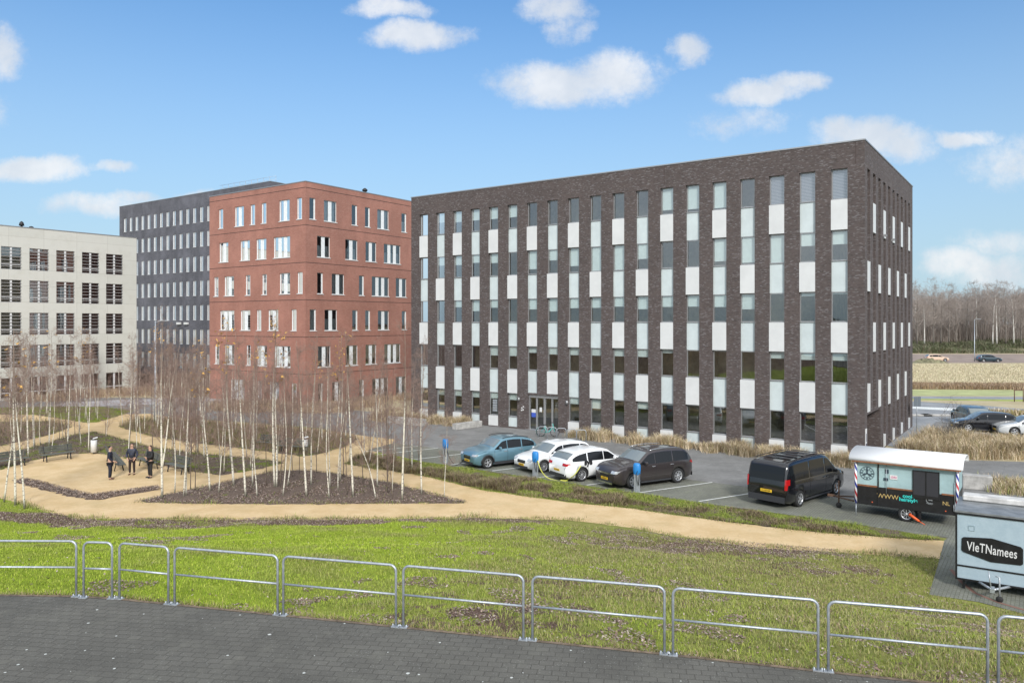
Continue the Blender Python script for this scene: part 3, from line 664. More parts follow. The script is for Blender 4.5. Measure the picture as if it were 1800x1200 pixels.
for nm, mp, WW, L, fl in (('left_wall', FR, LW, 16.3, True), ('right_wall', SD, RW, 17.5, False)):
    hs = [(a, b, *rz(k), .2) for k, r in enumerate(WW) for a, b in r]
    wall = MB(); facade(wall, mp, 0, L, 0, HR, hs, fl)
    wall.build(nm, M['rbrick'], red)
    mb = MB()
    for k in range(6): pbox(mb, mp, .0, L, -.004, .01, 21.92 - 3.735 * k, 21.98 - 3.735 * k)
    mb.build('shadow_joint', M['ddark'], red)
    for k, r in enumerate(WW):
        z0, z1 = rz(k)
        for a, b in r:
            n = 1 if b - a < 1.2 else (2 if b - a < 2.2 else 3)
            w = window(red, mp, a, b, z0, z1, .14, 0, fr=.05, fm='white')
            s = MB(); pbox(s, mp, a - .05, b + .05, -.06, .1, z0 - .07, z0 - .01); s.build('sill', M['white'], w)
            c = MB(); u = (b - a) / max(n, 1)
            if n == 1: pbox(c, mp, a + .05, a + .17, .1, .135, z0 + .05, z1 - .05) if mp is SD and False else pbox(c, mp, (b - .17) if mp is SD else (a + .05), (b - .05) if mp is SD else (a + .2), .1, .135, z0 + .05, z1 - .05)
            else:
                for i in range(1, n): pbox(c, mp, a + u * i - .22, a + u * i + .22, .1, .135, z0 + .05, z1 - .05)
            c.build('opening_vent', M['curtain'], w)
            if wr.random() < (.75 if mp is FR else .4):
                c = MB(); pbox(c, mp, a + .06, b - .06, .3, .31, z0 + .06, z1 - .06 if wr.random() < .7 else z0 + 1.2); c.build('curtain', M['curtain'], w)
shell(red, 0, 17.5, 0, 16.3, HR, M['rbrick'], cop='alu'); core(red, 0, 17.5, 0, 16.3, HR, [18.1 - 3.735 * k for k in range(5)], M['inside2'])
mb = MB(); mb.lathe([(.0, 0), (.2, 0), (.2, .45), (.30, .5), (.30, .62), (.1, .8), (0, .8)], 12, Matrix.Translation((9.5, 1.5, HR + .05))); mb.build('roof_vent', M['black'], red)
mb = MB(); mb.box((14.5, -3.2, .35), (4.5, .25, .7)); mb.box((14.5, -2.2, .15), (4.5, 1.5, .3))
tag(mb.build('entrance_steps', M['conc']), 'concrete entrance steps and low wall beside the red brick block', 'steps'); bpy.data.objects['entrance_steps'].location = RC; bpy.data.objects['entrance_steps'].rotation_euler = (0, 0, ROT)

# --- slate grey block behind
goff = lambda x: 96 * (x + 996) / 1341
GCp = Vector((-425 / F * (F * HC / goff(475)), F * HC / goff(475), 0))
grey = thing('grey_building', 'slate grey brick office block with rows of narrow windows behind the red one', 'building', tuple(GCp), ROT)
GL = along(210, GCp, D1); HG = HC * (1 + 227 / 96)
gs = []
for xz in (628, 656, 685, 716, 746, 778, 810, 843, 876, 909, 942, 977, 1013, 1048): gs.append(along(xz / 2.857, GCp, D1))
p_ = (gs[0] - gs[-1]) / (len(gs) - 1); gs = [gs[0] - p_ * i for i in range(19) if gs[0] - p_ * i > 1]
gz = [(23.85 - 3.74 * k, 26.15 - 3.74 * k) for k in range(7)]
hs = [(s - .42, s + .42, a, b, .25) for s in gs for a, b in gz]
wall = MB(); facade(wall, FR, 0, GL, 0, HG, hs, True); wall.build('front_wall', M['gbrick'], grey)
shell(grey, 0, 16, 0, GL, HG, M['gbrick'], sd=False); core(grey, 0, 16, 0, GL, HG, [23.0 - 3.74 * k for k in range(6)], M['inside2'])
cnt = 0; rest = MB()
for k, (a, b) in enumerate(gz):
    for s in gs[:14]:
        if cnt < 98:
            w = window(grey, FR, s - .42, s + .42, a, b, .12, 0, fr=.06, sill=False, fm='white'); cnt += 1
            c = MB(); pbox(c, FR, s - .05 if True else s, s + .2, .08, .12, a + .06, b - .06); pbox(c, FR, s - .46, s + .46, -.05, .05, a - .06, a - .005); c.build('light_mullion', M['mull'], w)
for k, (a, b) in enumerate(gz):
    for s in gs[14:]:
        pbox(rest, FR, s - .42, s + .42, .1, .13, a, b)
tag(rest.build('window_remainder', M['mull'], grey), kind='stuff')
mb = MB()
for s in np.arange(.3, 14, 1.4): mb.tube([(1.2, s, HG - .3), (1.2, s, HG + 1.0)], .025, 4)
for z in (.55, 1.0): mb.tube([(1.2, .3, HG + z), (1.2, 13.6, HG + z)], .02, 4)
mb.build('roof_railing', M['galv'], grey)
for px in (316, 329):
    s = along(px, GCp, D1); mb = MB(); pbox(mb, FR, s - .5, s + .5, -.3, -.05, 8.2, 8.55); mb.build('wall_lamp', M['white'], grey)

# --- beige block on the left
boff = lambda x: 122 * (1847 - x) / 1647
BC = Vector((-660 / F * (F * HC / boff(240)), F * HC / boff(240), 0)); HE = HC * (1 + 149.5 / boff(240))
beige = thing('beige_building', 'pale beige rendered office block with square louvred windows', 'building', tuple(BC), ROT)
L0 = along(0, BC, D2) - 13
bs = []
for a, b in ((5, 108), (148, 245), (283, 375), (412, 498), (533, 617)): bs.append(tuple(sorted((along(a / 2.857, BC, D2), along(b / 2.857, BC, D2)))))
bp = bs[1][0] - bs[0][0]; bs = [(bs[0][0] - bp * i, bs[0][1] - bp * i) for i in range(3, 0, -1)] + bs
bz = [(14.27 - 3.58 * k, 16.73 - 3.58 * k) for k in range(4)] + [(.25, 2.45)]
hs = [(a, b, *z, .22) for a, b in bs for z in bz]
wall = MB(); facade(wall, SD, L0, 0, 0, HE, hs, False); wall.build('front_wall', M['beige'], beige)
mb = MB()
L = [((0, 0), (0, 15)), ((0, 15), (L0, 15)), ((L0, 15), (L0, 0))]
for a, b in L:
    l = math.hypot(b[0] - a[0], b[1] - a[1]); mb.face([(*a, 0), (*b, 0), (*b, HE), (*a, HE)], 0, [(0, 0), (l, 0), (l, HE), (0, HE)])
mb.build('rear_wall', M['beige'], beige)
mb = MB(); mb.face([(L0, 0, HE - .05), (0, 0, HE - .05), (0, 15, HE - .05), (L0, 15, HE - .05)]); mb.build('roof', M['roofing'], beige)
mb = MB(); mb.box((L0 / 2, .15, HE + .04), (-L0 + .1, .4, .08)); mb.box((-.15, 7.6, HE + .04), (.4, 14.3, .08)); mb.build('coping', M['alu'], beige)
core(beige, L0, 0, 0, 15, HE, [13.4 - 3.58 * k for k in range(4)], M['inside2'])
for wi, (a, b) in enumerate(bs):
    for k, (z0, z1) in enumerate(bz):
        w = window(beige, SD, a, b, z0, z1, .16, 0, fr=.06, sill=True)
        c = MB(); m_ = (a + b) / 2; pbox(c, SD, m_ - .09, m_ + .09, .08, .17, z0 + .06, z1 - .06); pbox(c, SD, a + .06, m_ - .09, .1, .17, z0 + .5, z0 + .6); pbox(c, SD, m_ + .09, b - .06, .1, .17, z0 + .5, z0 + .6)
        c.build('mullion', M['white'], w)
        if k < 4:
            c = MB()
            for q in range(6): pbox(c, SD, a + .02, b - .02, -.03, .03, z0 + .3 + q * .36, z0 + .34 + q * .36)
            c.build('sun_louvres', mat('louvre_metal', (.42, .40, .39), .5) if 'louvre_metal' not in bpy.data.materials else bpy.data.materials['louvre_metal'], w)
        if (wi in (3, 4) and k < 4 and wr.random() < .9) or (k < 1 and wi < 6):
            c = MB(); pbox(c, SD, a + .06, b - .06, .3, .31, (z1 - .5) if (k == 0 and wi > 3) else z0 + .1, z1 - .06); c.build('curtain', mat('tan_curtain', (.42, .36, .27), .8) if wi % 2 else M['curtain'], w)
for px, h in ((45, .75), (62, .3)):
    s = along(px, BC, D2); mb = MB(); mb.lathe([(0, 0), (.12, 0), (.12, .3 * h), (.28, .35 * h), (.2, h * .8), (.05, h), (0, h)], 10, Matrix.Translation((s, 1.0, HE + .05))); mb.build('roof_vent', M['black'], beige)

# ------------------------------------------------------------------ guard rail panels along the deck
rails = [(-300, 134, 1045.5, 1048), (147, 197, 1050, 1051.5), (210, 296, 1052, 1061), (307, 488, 1062, 1080), (498, 696, 1081, 1101), (709, 920, 1102, 1124), (936, 1168, 1125, 1149), (1183, 1438, 1151, 1178), (1456, 1736, 1180, 1210), (1755, 2060, 1212, 1248)]
rl = ['long galvanised rail panel cut off by the left picture edge', 'narrowest galvanised rail panel, between two wider ones on the left', 'short galvanised rail panel, just right of the narrowest one', 'fourth galvanised rail panel from the left, below the leaf strip', 'fifth galvanised rail panel from the left, in front of the lush lawn',
      'middle galvanised rail panel, just right of the small red tape', 'seventh galvanised rail panel from the left', 'eighth galvanised rail panel from the left, in front of the worn lawn', 'widest whole galvanised rail panel at the lower right', 'galvanised rail panel cut off by the lower right corner']
for (xa, xb, ya, yb), lb in zip(rails, rl):
    a, b = G(xa, ya, DZ), G(xb, yb, DZ); d = b - a; Lr = d.length; H = 1.05; rc = .11
    t = thing('guard_rail', lb, 'railing', tuple(a), math.atan2(d.y, d.x), 'guard rail panels along the deck edge')
    arc = [(rc - rc * math.cos(k * math.pi / 10), 0, H - rc + rc * math.sin(k * math.pi / 10)) for k in range(6)]
    mb = MB(); mb.tube([(0, 0, 0)] + arc + [(Lr - p[0], 0, p[2]) for p in arc[::-1]] + [(Lr, 0, 0)], .0215, 10); mb.build('tube_frame', M['galv'], t)
    mb = MB(); mb.tube([(.015, 0, .555), (Lr - .015, 0, .555)], .0185, 10); mb.build('middle_rail', M['galv'], t)
    for x in (0, Lr):
        mb = MB(); mb.box((x, 0, .008), (.15, .10, .014)); 
        for q in (-.055, .055): mb.lathe([(0, .05), (.012, .05), (.012, .012)], 6, Matrix.Translation((x + q, 0, 0)))
        mb.build('base_plate', M['galv'], t)
mb = MB()
for i, (x, y, w) in enumerate([(688, 1047.5, .5), (703, 1048, .22), (715, 1047, .3)]):
    p = G(x, y, 2.2); p = G(x, y, 2.2); mb.tube([p + Vector((-w / 3, 0, .05)), p + Vector((0, .05, .09)), p + Vector((w / 3, -.03, .05))], .018, 4)
tp = mb.build('tape_scrap', mat('red_tape', (.75, .05, .04), .5)); tag(tp, 'small scraps of red tape lying in the grass behind the rail', 'tape')

# ------------------------------------------------------------------ vehicles
class Car:
    """lofted car body; x forward, origin on the ground under the middle"""
    def __init__(s, L, Wd, H, top, belt, clear=.2, tum=.34, wb=2.65, wr=.33, plan=.17, over=0.0):
        s.L, s.W, s.H, s.top, s.beltp, s.clear, s.tum, s.wb, s.wr, s.plan, s.over = L, Wd, H, top, belt, clear, tum, wb, wr, plan, over
    def zt(s, x):
        P = s.top; u = x / s.L
        v = 0; ws = 0
        for k in range(-3, 4):
            w = 4 - abs(k); uu = min(.5, max(-.5, u + k * .007)); v += w * np.interp(uu, [p[0] for p in P], [p[1] for p in P]); ws += w
        return v / ws * s.H
    def belt(s, x): return np.interp(x / s.L, [-.5, .5], s.beltp) * s.H
    def hw(s, x):
        u = abs(x) / (s.L / 2); e = max(0, (u - .72) / .28); return s.W / 2 * (1 - s.plan * e ** 2.2)
    def ring(s, x):
        u = abs(x) / (s.L / 2); zt = s.zt(x); e = max(0, (u - .8) / .2)
        zb = s.clear + .12 * e ** 2 ; w = s.hw(x); be = min(s.belt(x), zt - .05)
        up = max(0, zt - be - .06); yt = w * .965 - s.tum * up * .72
        mid = zb + (be - zb) * .5
        r = [(0, zb), (w * .86, zb), (w * .965, zb + .09), (w, mid), (w * .99, be - (be - mid) * .3), (w * .965, be)]
        r += [(w * .965 + (yt - w * .965) * .5, be + (zt - .06 - be) * .5), (yt, zt - .06 if up > .02 else zt - .03), (yt * .90, zt - .012), (yt * .5, zt + .012), (0, zt + .018)]
        return r
    def ys(s, x, z):
        r = s.ring(x)[2:8]; return float(np.interp(z, [p[1] for p in r], [p[0] for p in r]))
    def body(s, m, root, name='body'):
        xs = sorted(set([-.5, -.497, -.49, -.475] + list(np.linspace(-.46, .46, 60)) + [.475, .49, .497, .5])); vs = []; fs = []; n = 0
        for u in xs:
            r = s.ring(u * s.L); full = r + [(-y, z) for y, z in r[1:-1]][::-1]; n = len(full)
            k = 1.0; e = {0.5: .93, .497: .975, .49: .99}.get(abs(u), 1); zc = (r[0][1] + r[-1][1]) / 2
            vs += [(u * s.L, y * e, zc + (z - zc) * (e ** .7)) for y, z in full]
        m_ = len(xs)
        for i in range(m_ - 1):
            for k in range(n): fs.append((i * n + k, i * n + (k + 1) % n, (i + 1) * n + (k + 1) % n, (i + 1) * n + k))
        fs.append(tuple(range(n))[::-1]); fs.append(tuple((m_ - 1) * n + k for k in range(n)))
        mb = MB(); mb.idx(vs, fs, 0, True); o = mb.build(name, [m, M['black']], root, recalc=True)
        o.parent = None
        cut = MB()
        for xw in (s.wb / 2, -s.wb / 2):
            for sy in (-1, 1):
                Mx = Matrix.Translation((xw + s.over, sy * (s.W / 2 + .1), s.wr)) @ Matrix.Rotation(R(90), 4, 'X')
                r = s.wr * 1.17; cut.lathe([(0, -.38), (r, -.38), (r, .38), (0, .38)], 24, Mx)
        c = cut.build('cutter', [M['black'], M['black']], None, recalc=True)
        for p in c.data.polygons: p.material_index = 1
        md = o.modifiers.new('b', 'BOOLEAN'); md.operation = 'DIFFERENCE'; md.object = c; md.solver = 'EXACT'
        bpy.context.view_layer.update(); dg = bpy.context.evaluated_depsgraph_get()
        me = bpy.data.meshes.new_from_object(o.evaluated_get(dg)); o.modifiers.clear(); o.data = me; bpy.data.objects.remove(c); o.parent = root
        return o
    def side(s, name, m, root, x0, x1, lo, hi, sy, eps=.008, n=14, k=6):
        mb = MB(); g = []
        for i in range(n + 1):
            x = x0 + (x1 - x0) * i / n; a, b = lo(x), hi(x)
            g.append([(x, sy * (s.ys(x, a + (b - a) * j / k) + eps), a + (b - a) * j / k) for j in range(k + 1)])
        for i in range(n):
            for j in range(k): 
                q = [g[i][j], g[i + 1][j], g[i + 1][j + 1], g[i][j + 1]]; mb.face(q if sy < 0 else q[::-1], 0, None, True)
        return mb.build(name, m, root)
    def topp(s, name, m, root, x0, x1, q0, q1, eps=.010, n=10, k=8):
        mb = MB(); g = []
        for i in range(n + 1):
            x = x0 + (x1 - x0) * i / n; r = s.ring(x); row = []
            for j in range(k + 1):
                q = q0 + (q1 - q0) * j / k; yt = r[7][0]; y = q * yt
                z = float(np.interp(abs(y), [0, yt * .5, yt * .9, yt], [r[10][1], r[9][1], r[8][1], r[7][1]])); row.append((x, y, z + eps))
            g.append(row)
        for i in range(n):
            for j in range(k): mb.face([g[i][j], g[i + 1][j], g[i + 1][j + 1], g[i][j + 1]], 0, None, True)
        return mb.build(name, m, root)
    def front(s, name, m, root, sx, y0, y1, z0, z1, th=.03, eps=.004, n=8):
        """panel wrapped over the nose (sx=1) or tail (sx=-1)"""
        mb = MB(); g = []
        def xa(y, z):
            lo, hi = 0.0, s.L / 2
            for _ in range(18):
                mid = (lo + hi) / 2; r = s.ring(sx * mid)
                if abs(y) < s.hw(sx * mid) * .985 and z < r[-1][1] - .0: lo = mid
                else: hi = mid
            return lo
        for i in range(n + 1):
            y = y0 + (y1 - y0) * i / n; g.append([(sx * (xa(y, z) + eps + th * .3), y, z) for z in (z0, (z0 + z1) / 2, z1)])
        for i in range(n):
            for j in range(2):
                q = [g[i][j], g[i + 1][j], g[i + 1][j + 1], g[i][j + 1]]; mb.face(q if sx > 0 else q[::-1], 0, None, True)
        return mb.build(name, m, root)
def wheel(root, x, y, r, w=.2, spokes=5, rim='rim', sy=1):
    Mx = Matrix.Translation((x, y, r)) @ Matrix.Rotation(R(-90 * sy), 4, 'X')
    wh = MB(); wh.lathe([(r * .64, -w / 2), (r * .93, -w / 2), (r, -w * .36), (r, w * .36), (r * .93, w / 2), (r * .64, w / 2), (r * .62, w * .3), (0, w * .28), ], 28, Mx)
    wo = wh.build('wheel', M['rubber'], root)
    ri = MB(); ri.lathe([(r * .655, w * .51), (r * .60, w * .54), (r * .56, w * .36)], 28, Mx)
    ri.lathe([(0, w * .52), (r * .13, w * .50), (r * .15, w * .36)], 12, Mx)
    for k in range(spokes):
        a = 2 * math.pi * k / spokes; Ms = Mx @ Matrix.Rotation(a, 4, 'Z')
        ri.box((0, 0, 0), (r * .48, r * (.19 if spokes < 8 else .10), w * .1), M=Ms @ Matrix.Translation((r * .35, 0, w * .44)))
    ri.build('rim', M[rim], wo); return wo
def paintmat(name, c, metal=.3, rough=.28): return mat(name, c, rough, metal, coat=.8)
M['tint'] = mat('tinted_glass', (.010, .011, .013), .06, spec=.35)
M['screen'] = mat('windscreen_glass', (.17, .20, .205), .03, spec=1.0)  # windscreen base colour lifted to hold the pale reflected sky
M['lamp'] = mat('clear_headlamp', (.5, .53, .55), .08, .2, spec=.9); M['tail'] = mat('red_tail_lamp', (.42, .01, .012), .15, spec=.8)
M['plate'] = mat('yellow_plate', (.80, .50, .03), .5); M['clad'] = mat('grey_cladding', (.035, .036, .04), .6)
M['chrome'] = mat('bright_trim', (.6, .6, .62), .2, .9)
hatch = [(-.5, .42), (-.49, .56), (-.47, .66), (-.40, .86), (-.36, .93), (-.27, .975), (-.12, 1.0), (.02, .985), (.09, .94), (.235, .665), (.25, .645), (.36, .60), (.44, .545), (.485, .47), (.5, .40)]
suv = [(-.5, .45), (-.492, .58), (-.475, .70), (-.425, .88), (-.38, .95), (-.28, .98), (-.12, 1.0), (.02, .985), (.085, .95), (.215, .70), (.235, .68), (.36, .645), (.445, .59), (.487, .50), (.5, .42)]
xover = [(-.5, .44), (-.492, .58), (-.475, .68), (-.435, .80), (-.385, .885), (-.32, .94), (-.22, .98), (-.10, 1.0), (.02, .985), (.085, .95), (.215, .70), (.235, .675), (.36, .63), (.445, .57), (.487, .49), (.5, .42)]
van = [(-.5, .30), (-.494, .60), (-.485, .80), (-.47, .93), (-.45, .965), (-.36, .985), (-.1, 1.0), (.12, .985), (.185, .955), (.32, .66), (.335, .635), (.42, .565), (.475, .49), (.492, .40), (.5, .30)]
def build_car(name, label, paint, car, pos, rz, kind='hatch', scale=1.0, plate=None, group='cars parked in front of the dark office', spokes=5, clad=False, rails=False, cat='car', detail=True, roofm=None, charging=None, decal=None):
    t = thing(name, label, cat, pos, rz, group, scale); L, Wd, H = car.L, car.W, car.H
    car.body(paint, t)
    xw = {'hatch': (.09, .235, -.36, -.47), 'suv': (.085, .215, -.38, -.475), 'van': (.185, .32, -.45, -.485)}[kind]
    car.topp('windscreen', M['screen'], t, (xw[0] + .008) * L, (xw[1] - .006) * L, -.90, .90)
    if kind != 'van': car.topp('rear_window', M['screen'], t, (xw[3] + .012) * L, (xw[2] + .0) * L, -.84, .84)
    hi0 = lambda x: max(car.belt(x) + .031, car.zt(x) - .115)
    lo0 = lambda x: car.belt(x) + .03
    xf = xw[1] * L - .05; xr = (-.405 if kind == 'hatch' else -.43) * L
    if kind == 'van': segs = [(.135 * L, xf - .02), (-.13 * L, .115 * L), (-.44 * L, -.15 * L)]
    elif kind == 'suv': segs = [(.0 * L + .06, xf), (-.21 * L, .02), (xr + .05, -.225 * L)]
    else: segs = [(.06, xf), (-.25 * L, .02), (xr + .12, -.262 * L)]
    for sy in (-1, 1):
        for (a, b) in segs: car.side('side_window', M['tint'], t, a, b, lo0, hi0, sy)
        if detail:
            for x in ((segs[0][0] - .03), segs[1][0] - .02 if kind != 'van' else -.14 * L, xf + .02):
                car.side('door_seam', M['black'], t, x, x + .014, lambda q: car.clear + .16, lambda q: car.belt(q) - .01, sy, eps=.004, n=1)
            for x in (segs[0][0] + .06, segs[1][0] + (.0 if kind != 'van' else .72 * L * .3)):
                mb = MB(); y = sy * (car.ys(x, car.belt(x) - .1) + .012); mb.box((x + .05, y, car.belt(x) - .1), (.2, .03, .035), bev=.008); mb.build('door_handle', paint if kind != 'suv' else M['chrome'], t)
            mb = MB(); xm = xf - .28; y = sy * (car.ys(xm, car.belt(xm) + .03) + .13); mb.box((xm, y, car.belt(xm) + .1), (.12, .2, .15), bev=.04); mb.box((xm, sy * (abs(y) - .1), car.belt(xm) + .04), (.06, .12, .04)); mb.build('wing_mirror', paint if kind != 'van' else M['black'], t)
            car.side('sill', M['clad'], t, -car.wb / 2 + car.wr * 1.2 + car.over, car.wb / 2 - car.wr * 1.2 + car.over, lambda q: car.clear + .02, lambda q: car.clear + (.17 if clad else .1), sy, eps=.012)
        if clad:
            for sx in (-1, 1):
                arc = []
                for k in range(13):
                    a = math.pi * k / 12 if True else 0; rr = car.wr * 1.22; x = car.over + sx * car.wb / 2 + rr * math.cos(a); z = car.wr + rr * math.sin(a) * .98; arc.append((x, sy * (car.ys(x, max(z, car.clear + .02)) + .005), z))
                mb = MB(); mb.tube(arc, .038, 5); mb.build('arch_cladding', M['clad'], t)
        # lamps
        car.front('headlight', M['lamp'], t, 1, sy * Wd * .27, sy * Wd * .465, H * (.44 if kind != 'van' else .40), H * (.51 if kind != 'van' else .50))
        if kind == 'van': car.front('tail_light', M['tail'], t, -1, sy * Wd * .415, sy * Wd * .475, H * .42, H * .64)
        else: car.front('tail_light', M['tail'], t, -1, sy * Wd * .25, sy * Wd * .465, H * .53, H * .61)
        if rails:
            pts = [(x * L, sy * (car.ring(x * L)[7][0] - .03), car.zt(x * L) + .035) for x in np.linspace(xw[2] + .05, xw[0] - .02, 9)]; mb = MB(); mb.tube(pts, .018, 5); mb.build('roof_rail', M['black'] if kind == 'van' or clad else M['chrome'], t)
    car.front('grille', M['black'], t, 1, -Wd * .2, Wd * .2, H * .33, H * .44)
    car.front('lower_grille', M['clad'], t, 1, -Wd * .33, Wd * .33, car.clear + .06, H * .24)
    if detail:
        car.front('grille_bar', M['chrome'], t, 1, -Wd * .19, Wd * .19, H * .40, H * .415, eps=.012)
        car.front('rear_bumper', M['clad'], t, -1, -Wd * .42, Wd * .42, car.clear + .06, H * .27)
        for sx, z in ((1, H * .275), (-1, H * .37 if kind != 'van' else H * .36)):
            mb = MB(); x = sx * (L / 2 + .014); mb.box((x, 0, z), (.012, .5, .11)); p = mb.build('number_plate', M['plate'], t)
            if plate: text(plate, .085, M['black'], t, (x + sx * .009, 0, z), (R(90), 0, R(90 * sx)), 'plate_lettering', spacing=1.1)
    for xx in (car.wb / 2, -car.wb / 2):
        for sy in (-1, 1): wheel(t, xx + car.over, sy * (Wd / 2 - .12), car.wr, .21, spokes, sy=sy)
    if kind == 'van':
        car.front('rear_window', M['tint'], t, -1, -Wd * .39, Wd * .39, H * .60, H * .885, eps=.012)
    return t
def place(pf, pr, car, sc, side):
    """car centre and heading from the ground points under its two near wheels (front, rear); side = side (+1 left) that faces us"""
    a, b = G(*pf), G(*pr); d = (a - b); rz = math.atan2(d.y, d.x); c = (a + b) / 2; n = Vector((-math.sin(rz), math.cos(rz), 0))
    return tuple(c - n * side * (car.W / 2 - .1) * sc), rz
blue_p = paintmat('ice_blue_paint', (.155, .29, .36), .45); white_p = paintmat('white_car_paint', (.80, .81, .81), 0, .25); brown_p = paintmat('dark_grey_brown_paint', (.062, .052, .052), .45); black_p = paintmat('black_car_paint', (.008, .008, .011), .1, .16)
SA = R(33)
c1 = Car(4.18, 1.80, 1.57, xover, (.64, .60), .18, wb=2.6, wr=.33)
a = G(855, 823.5); d = Vector((math.cos(SA), math.sin(SA), 0)); c = a + d * (c1.wb / 2 + .05) * 1.07
blue = build_car('parked_car', 'ice blue compact crossover plugged in beside the leftmost charging post', blue_p, c1, tuple(c + Vector((-d.y, d.x, 0)) * (c1.W / 2 - .1) * 1.07), SA + math.pi, 'suv', 1.07, 'N-084-PX', clad=True, rails=True)
c2 = Car(4.38, 1.81, 1.48, hatch, (.66, .60), .15, wb=2.66, wr=.32)
a = G(955, 830); c = a + d * (c2.wb / 2) * 1.06
build_car('parked_car', 'white hatchback with its nose behind the middle charging post', white_p, c2, tuple(c + Vector((-d.y, d.x, 0)) * (c2.W / 2 - .1) * 1.06), SA + math.pi, 'hatch', 1.06, 'R-302-FG', spokes=10)
c3 = Car(4.65, 1.88, 1.60, xover, (.65, .60), .18, wb=2.76, wr=.36)
p3, r3 = place((1100, 829.5), (1021.7, 845.5), c3, 1.04, -1)
SB = R(31); d3 = Vector((math.cos(SB), math.sin(SB), 0)); a = G(1021.7, 846); c = a + d3 * c3.wb / 2 * 1.03
enyaq = build_car('parked_car', 'white electric estate reversed in with a black logo on its flank and a yellow cable', white_p, c3, tuple(c + Vector((-d3.y, d3.x, 0)) * (c3.W / 2 - .1) * 1.03), SB, 'suv', 1.03, 'X-771-RD', spokes=10)
text('sys', .42, M['black'], enyaq, (-1.0, -(c3.W / 2 + .012), .98), (R(90), 0, 0), 'flank_logo', bold=.02)
c4 = Car(4.70, 1.81, 1.69, suv, (.63, .60), .21, wb=2.67, wr=.36)
a = G(1188, 848.5); b = G(1112, 858.5); dd = (b - a).normalized(); c = (a + b) / 2 - dd * .05; rz = math.atan2(dd.y, dd.x); n = Vector((-math.sin(rz), math.cos(rz), 0))
outl = build_car('parked_car', 'dark grey brown estate car with roof rails beside the right charging post', brown_p, c4, tuple(c - n * (c4.W / 2 - .1) * 1.10), rz, 'suv', 1.10, '1-ZHK-93', rails=True, spokes=7)
c4.front('upper_grille_bar', M['chrome'], outl, 1, -.62, .62, .71, .74, eps=.014)
c4.front('skid_plate', M['chrome'], outl, 1, -.6, .6, .24, .31, eps=.012)
c5 = Car(5.14, 1.93, 1.90, van, (.58, .55), .2, tum=.17, wb=3.2, wr=.34, plan=.09, over=.05)
a = G(1469, 868.5); b = G(1398, 891.7); dd = (a - b).normalized(); rz = math.atan2(dd.y, dd.x); n = Vector((-math.sin(rz), math.cos(rz), 0)); c = (a + b) / 2
vanr = build_car('parked_van', 'black passenger van seen from behind, next to the hairdresser trailer', black_p, c5, tuple(c + n * (c5.W / 2 - .1) * 1.10), rz, 'van', 1.12, 'V-620-NR', rails=True, cat='van', spokes=5)
mb = MB()
for k in range(5): mb.box((-1.6 + k * .55, 0, 1.925), (.18, 1.1, .012))
mb.build('roof_ribs', M['clad'], vanr)
# car park on the far right
g6 = 'cars parked on the far side of the grass bed'
navy = paintmat('dark_teal_paint', (.03, .055, .075)); silver = paintmat('pale_silver_paint', (.6, .61, .60), .2)
c6 = Car(4.3, 1.8, 1.47, hatch, (.65, .60), .16, wb=2.6, wr=.32)
def at(px, py): return tuple(G(px, py))
build_car('parked_car', 'dark teal hatchback seen from behind above the black hatchback', navy, c6, at(1706, 744), R(78), 'hatch', 1.05, None, g6)
build_car('parked_car', 'black hatchback facing left behind a bare twiggy shrub', black_p, c6, at(1731, 758), R(164), 'hatch', 1.06, None, g6)
build_car('parked_car', 'pale silver estate car cut off by the right picture edge', silver, Car(4.6, 1.8, 1.46, hatch, (.65, .6), .16, wb=2.65, wr=.32), at(1812, 765), R(166), 'hatch', 1.05, None, g6)
build_car('parked_car', 'small dark hatchback far off at the foot of the wood', navy, c6, at(1738, 636), R(-8), 'hatch', 1.1, None, 'cars by the wood', detail=False)
build_car('parked_car', 'faded orange car half hidden behind a heap of debris in the field', paintmat('faded_orange_paint', (.60, .44, .33), 0, .7), c6, at(1646, 635), R(-6), 'hatch', 1.1, None, 'cars by the wood', detail=False)
mb = MB(); N_ = 26; hv = []
for i in range(N_):
    for k in range(9):
        x = -4 + 8 * i / (N_ - 1); y = -1.4 + 2.8 * k / 8; hv.append((x, y, max(-.05, (1 - (x / 4) ** 2) * (1 - (y / 1.4) ** 2) * rng.uniform(.35, 1.15) - .02)))
mb.idx(hv, [(i * 9 + k, (i + 1) * 9 + k, (i + 1) * 9 + k + 1, i * 9 + k + 1) for i in range(N_ - 1) for k in range(8)])
dh = mb.build('debris_heap', mat('debris', (.16, .15, .09), .95, var=.5, vscale=1)); dh.location = G(1633, 637.5); tag(dh, 'low heap of cut debris lying in the field before the orange car', 'heap')

# ------------------------------------------------------------------ charging posts and cables
M['cblue'] = mat('bright_blue_plastic', (.02, .20, .52), .4)
for (x, y, lb) in ((783, 814, 'leftmost blue topped charging post, beside the ice blue car'), (941, 841, 'middle blue topped charging post, in front of the white hatchback'), (1119.5, 865.5, 'right blue topped charging post, in front of the dark grey brown car')):
    p = G(x, y); t = thing('charging_post', lb, 'charging post', tuple(p), SA + R(-60), 'charging posts along the bays'); Hs = 1.0
    mb = MB(); mb.box((0, 0, .47), (.30, .16, .94), bev=.03); mb.box((0, -.09, .47), (.05, .03, .92)); mb.build('pedestal', M['galv'], t)
    prof = [(0, .82), (.10, .84), (.155, .95), (.175, 1.15), (.165, 1.38), (.12, 1.46), (0, 1.48)]
    mb = MB(); mb.lathe(prof, 18, Matrix.Diagonal((1.12, .75, 1, 1))); mb.build('blue_housing', M['cblue'], t)
    mb = MB(); mb.tube([(.06, -.11, 1.1), (.05, -.22, .95), (.08, -.2, .6), (.14, -.16, .4), (.15, -.1, .85), (.13, -.05, 1.05)], .018, 6); mb.build('cable', M['black'], t)
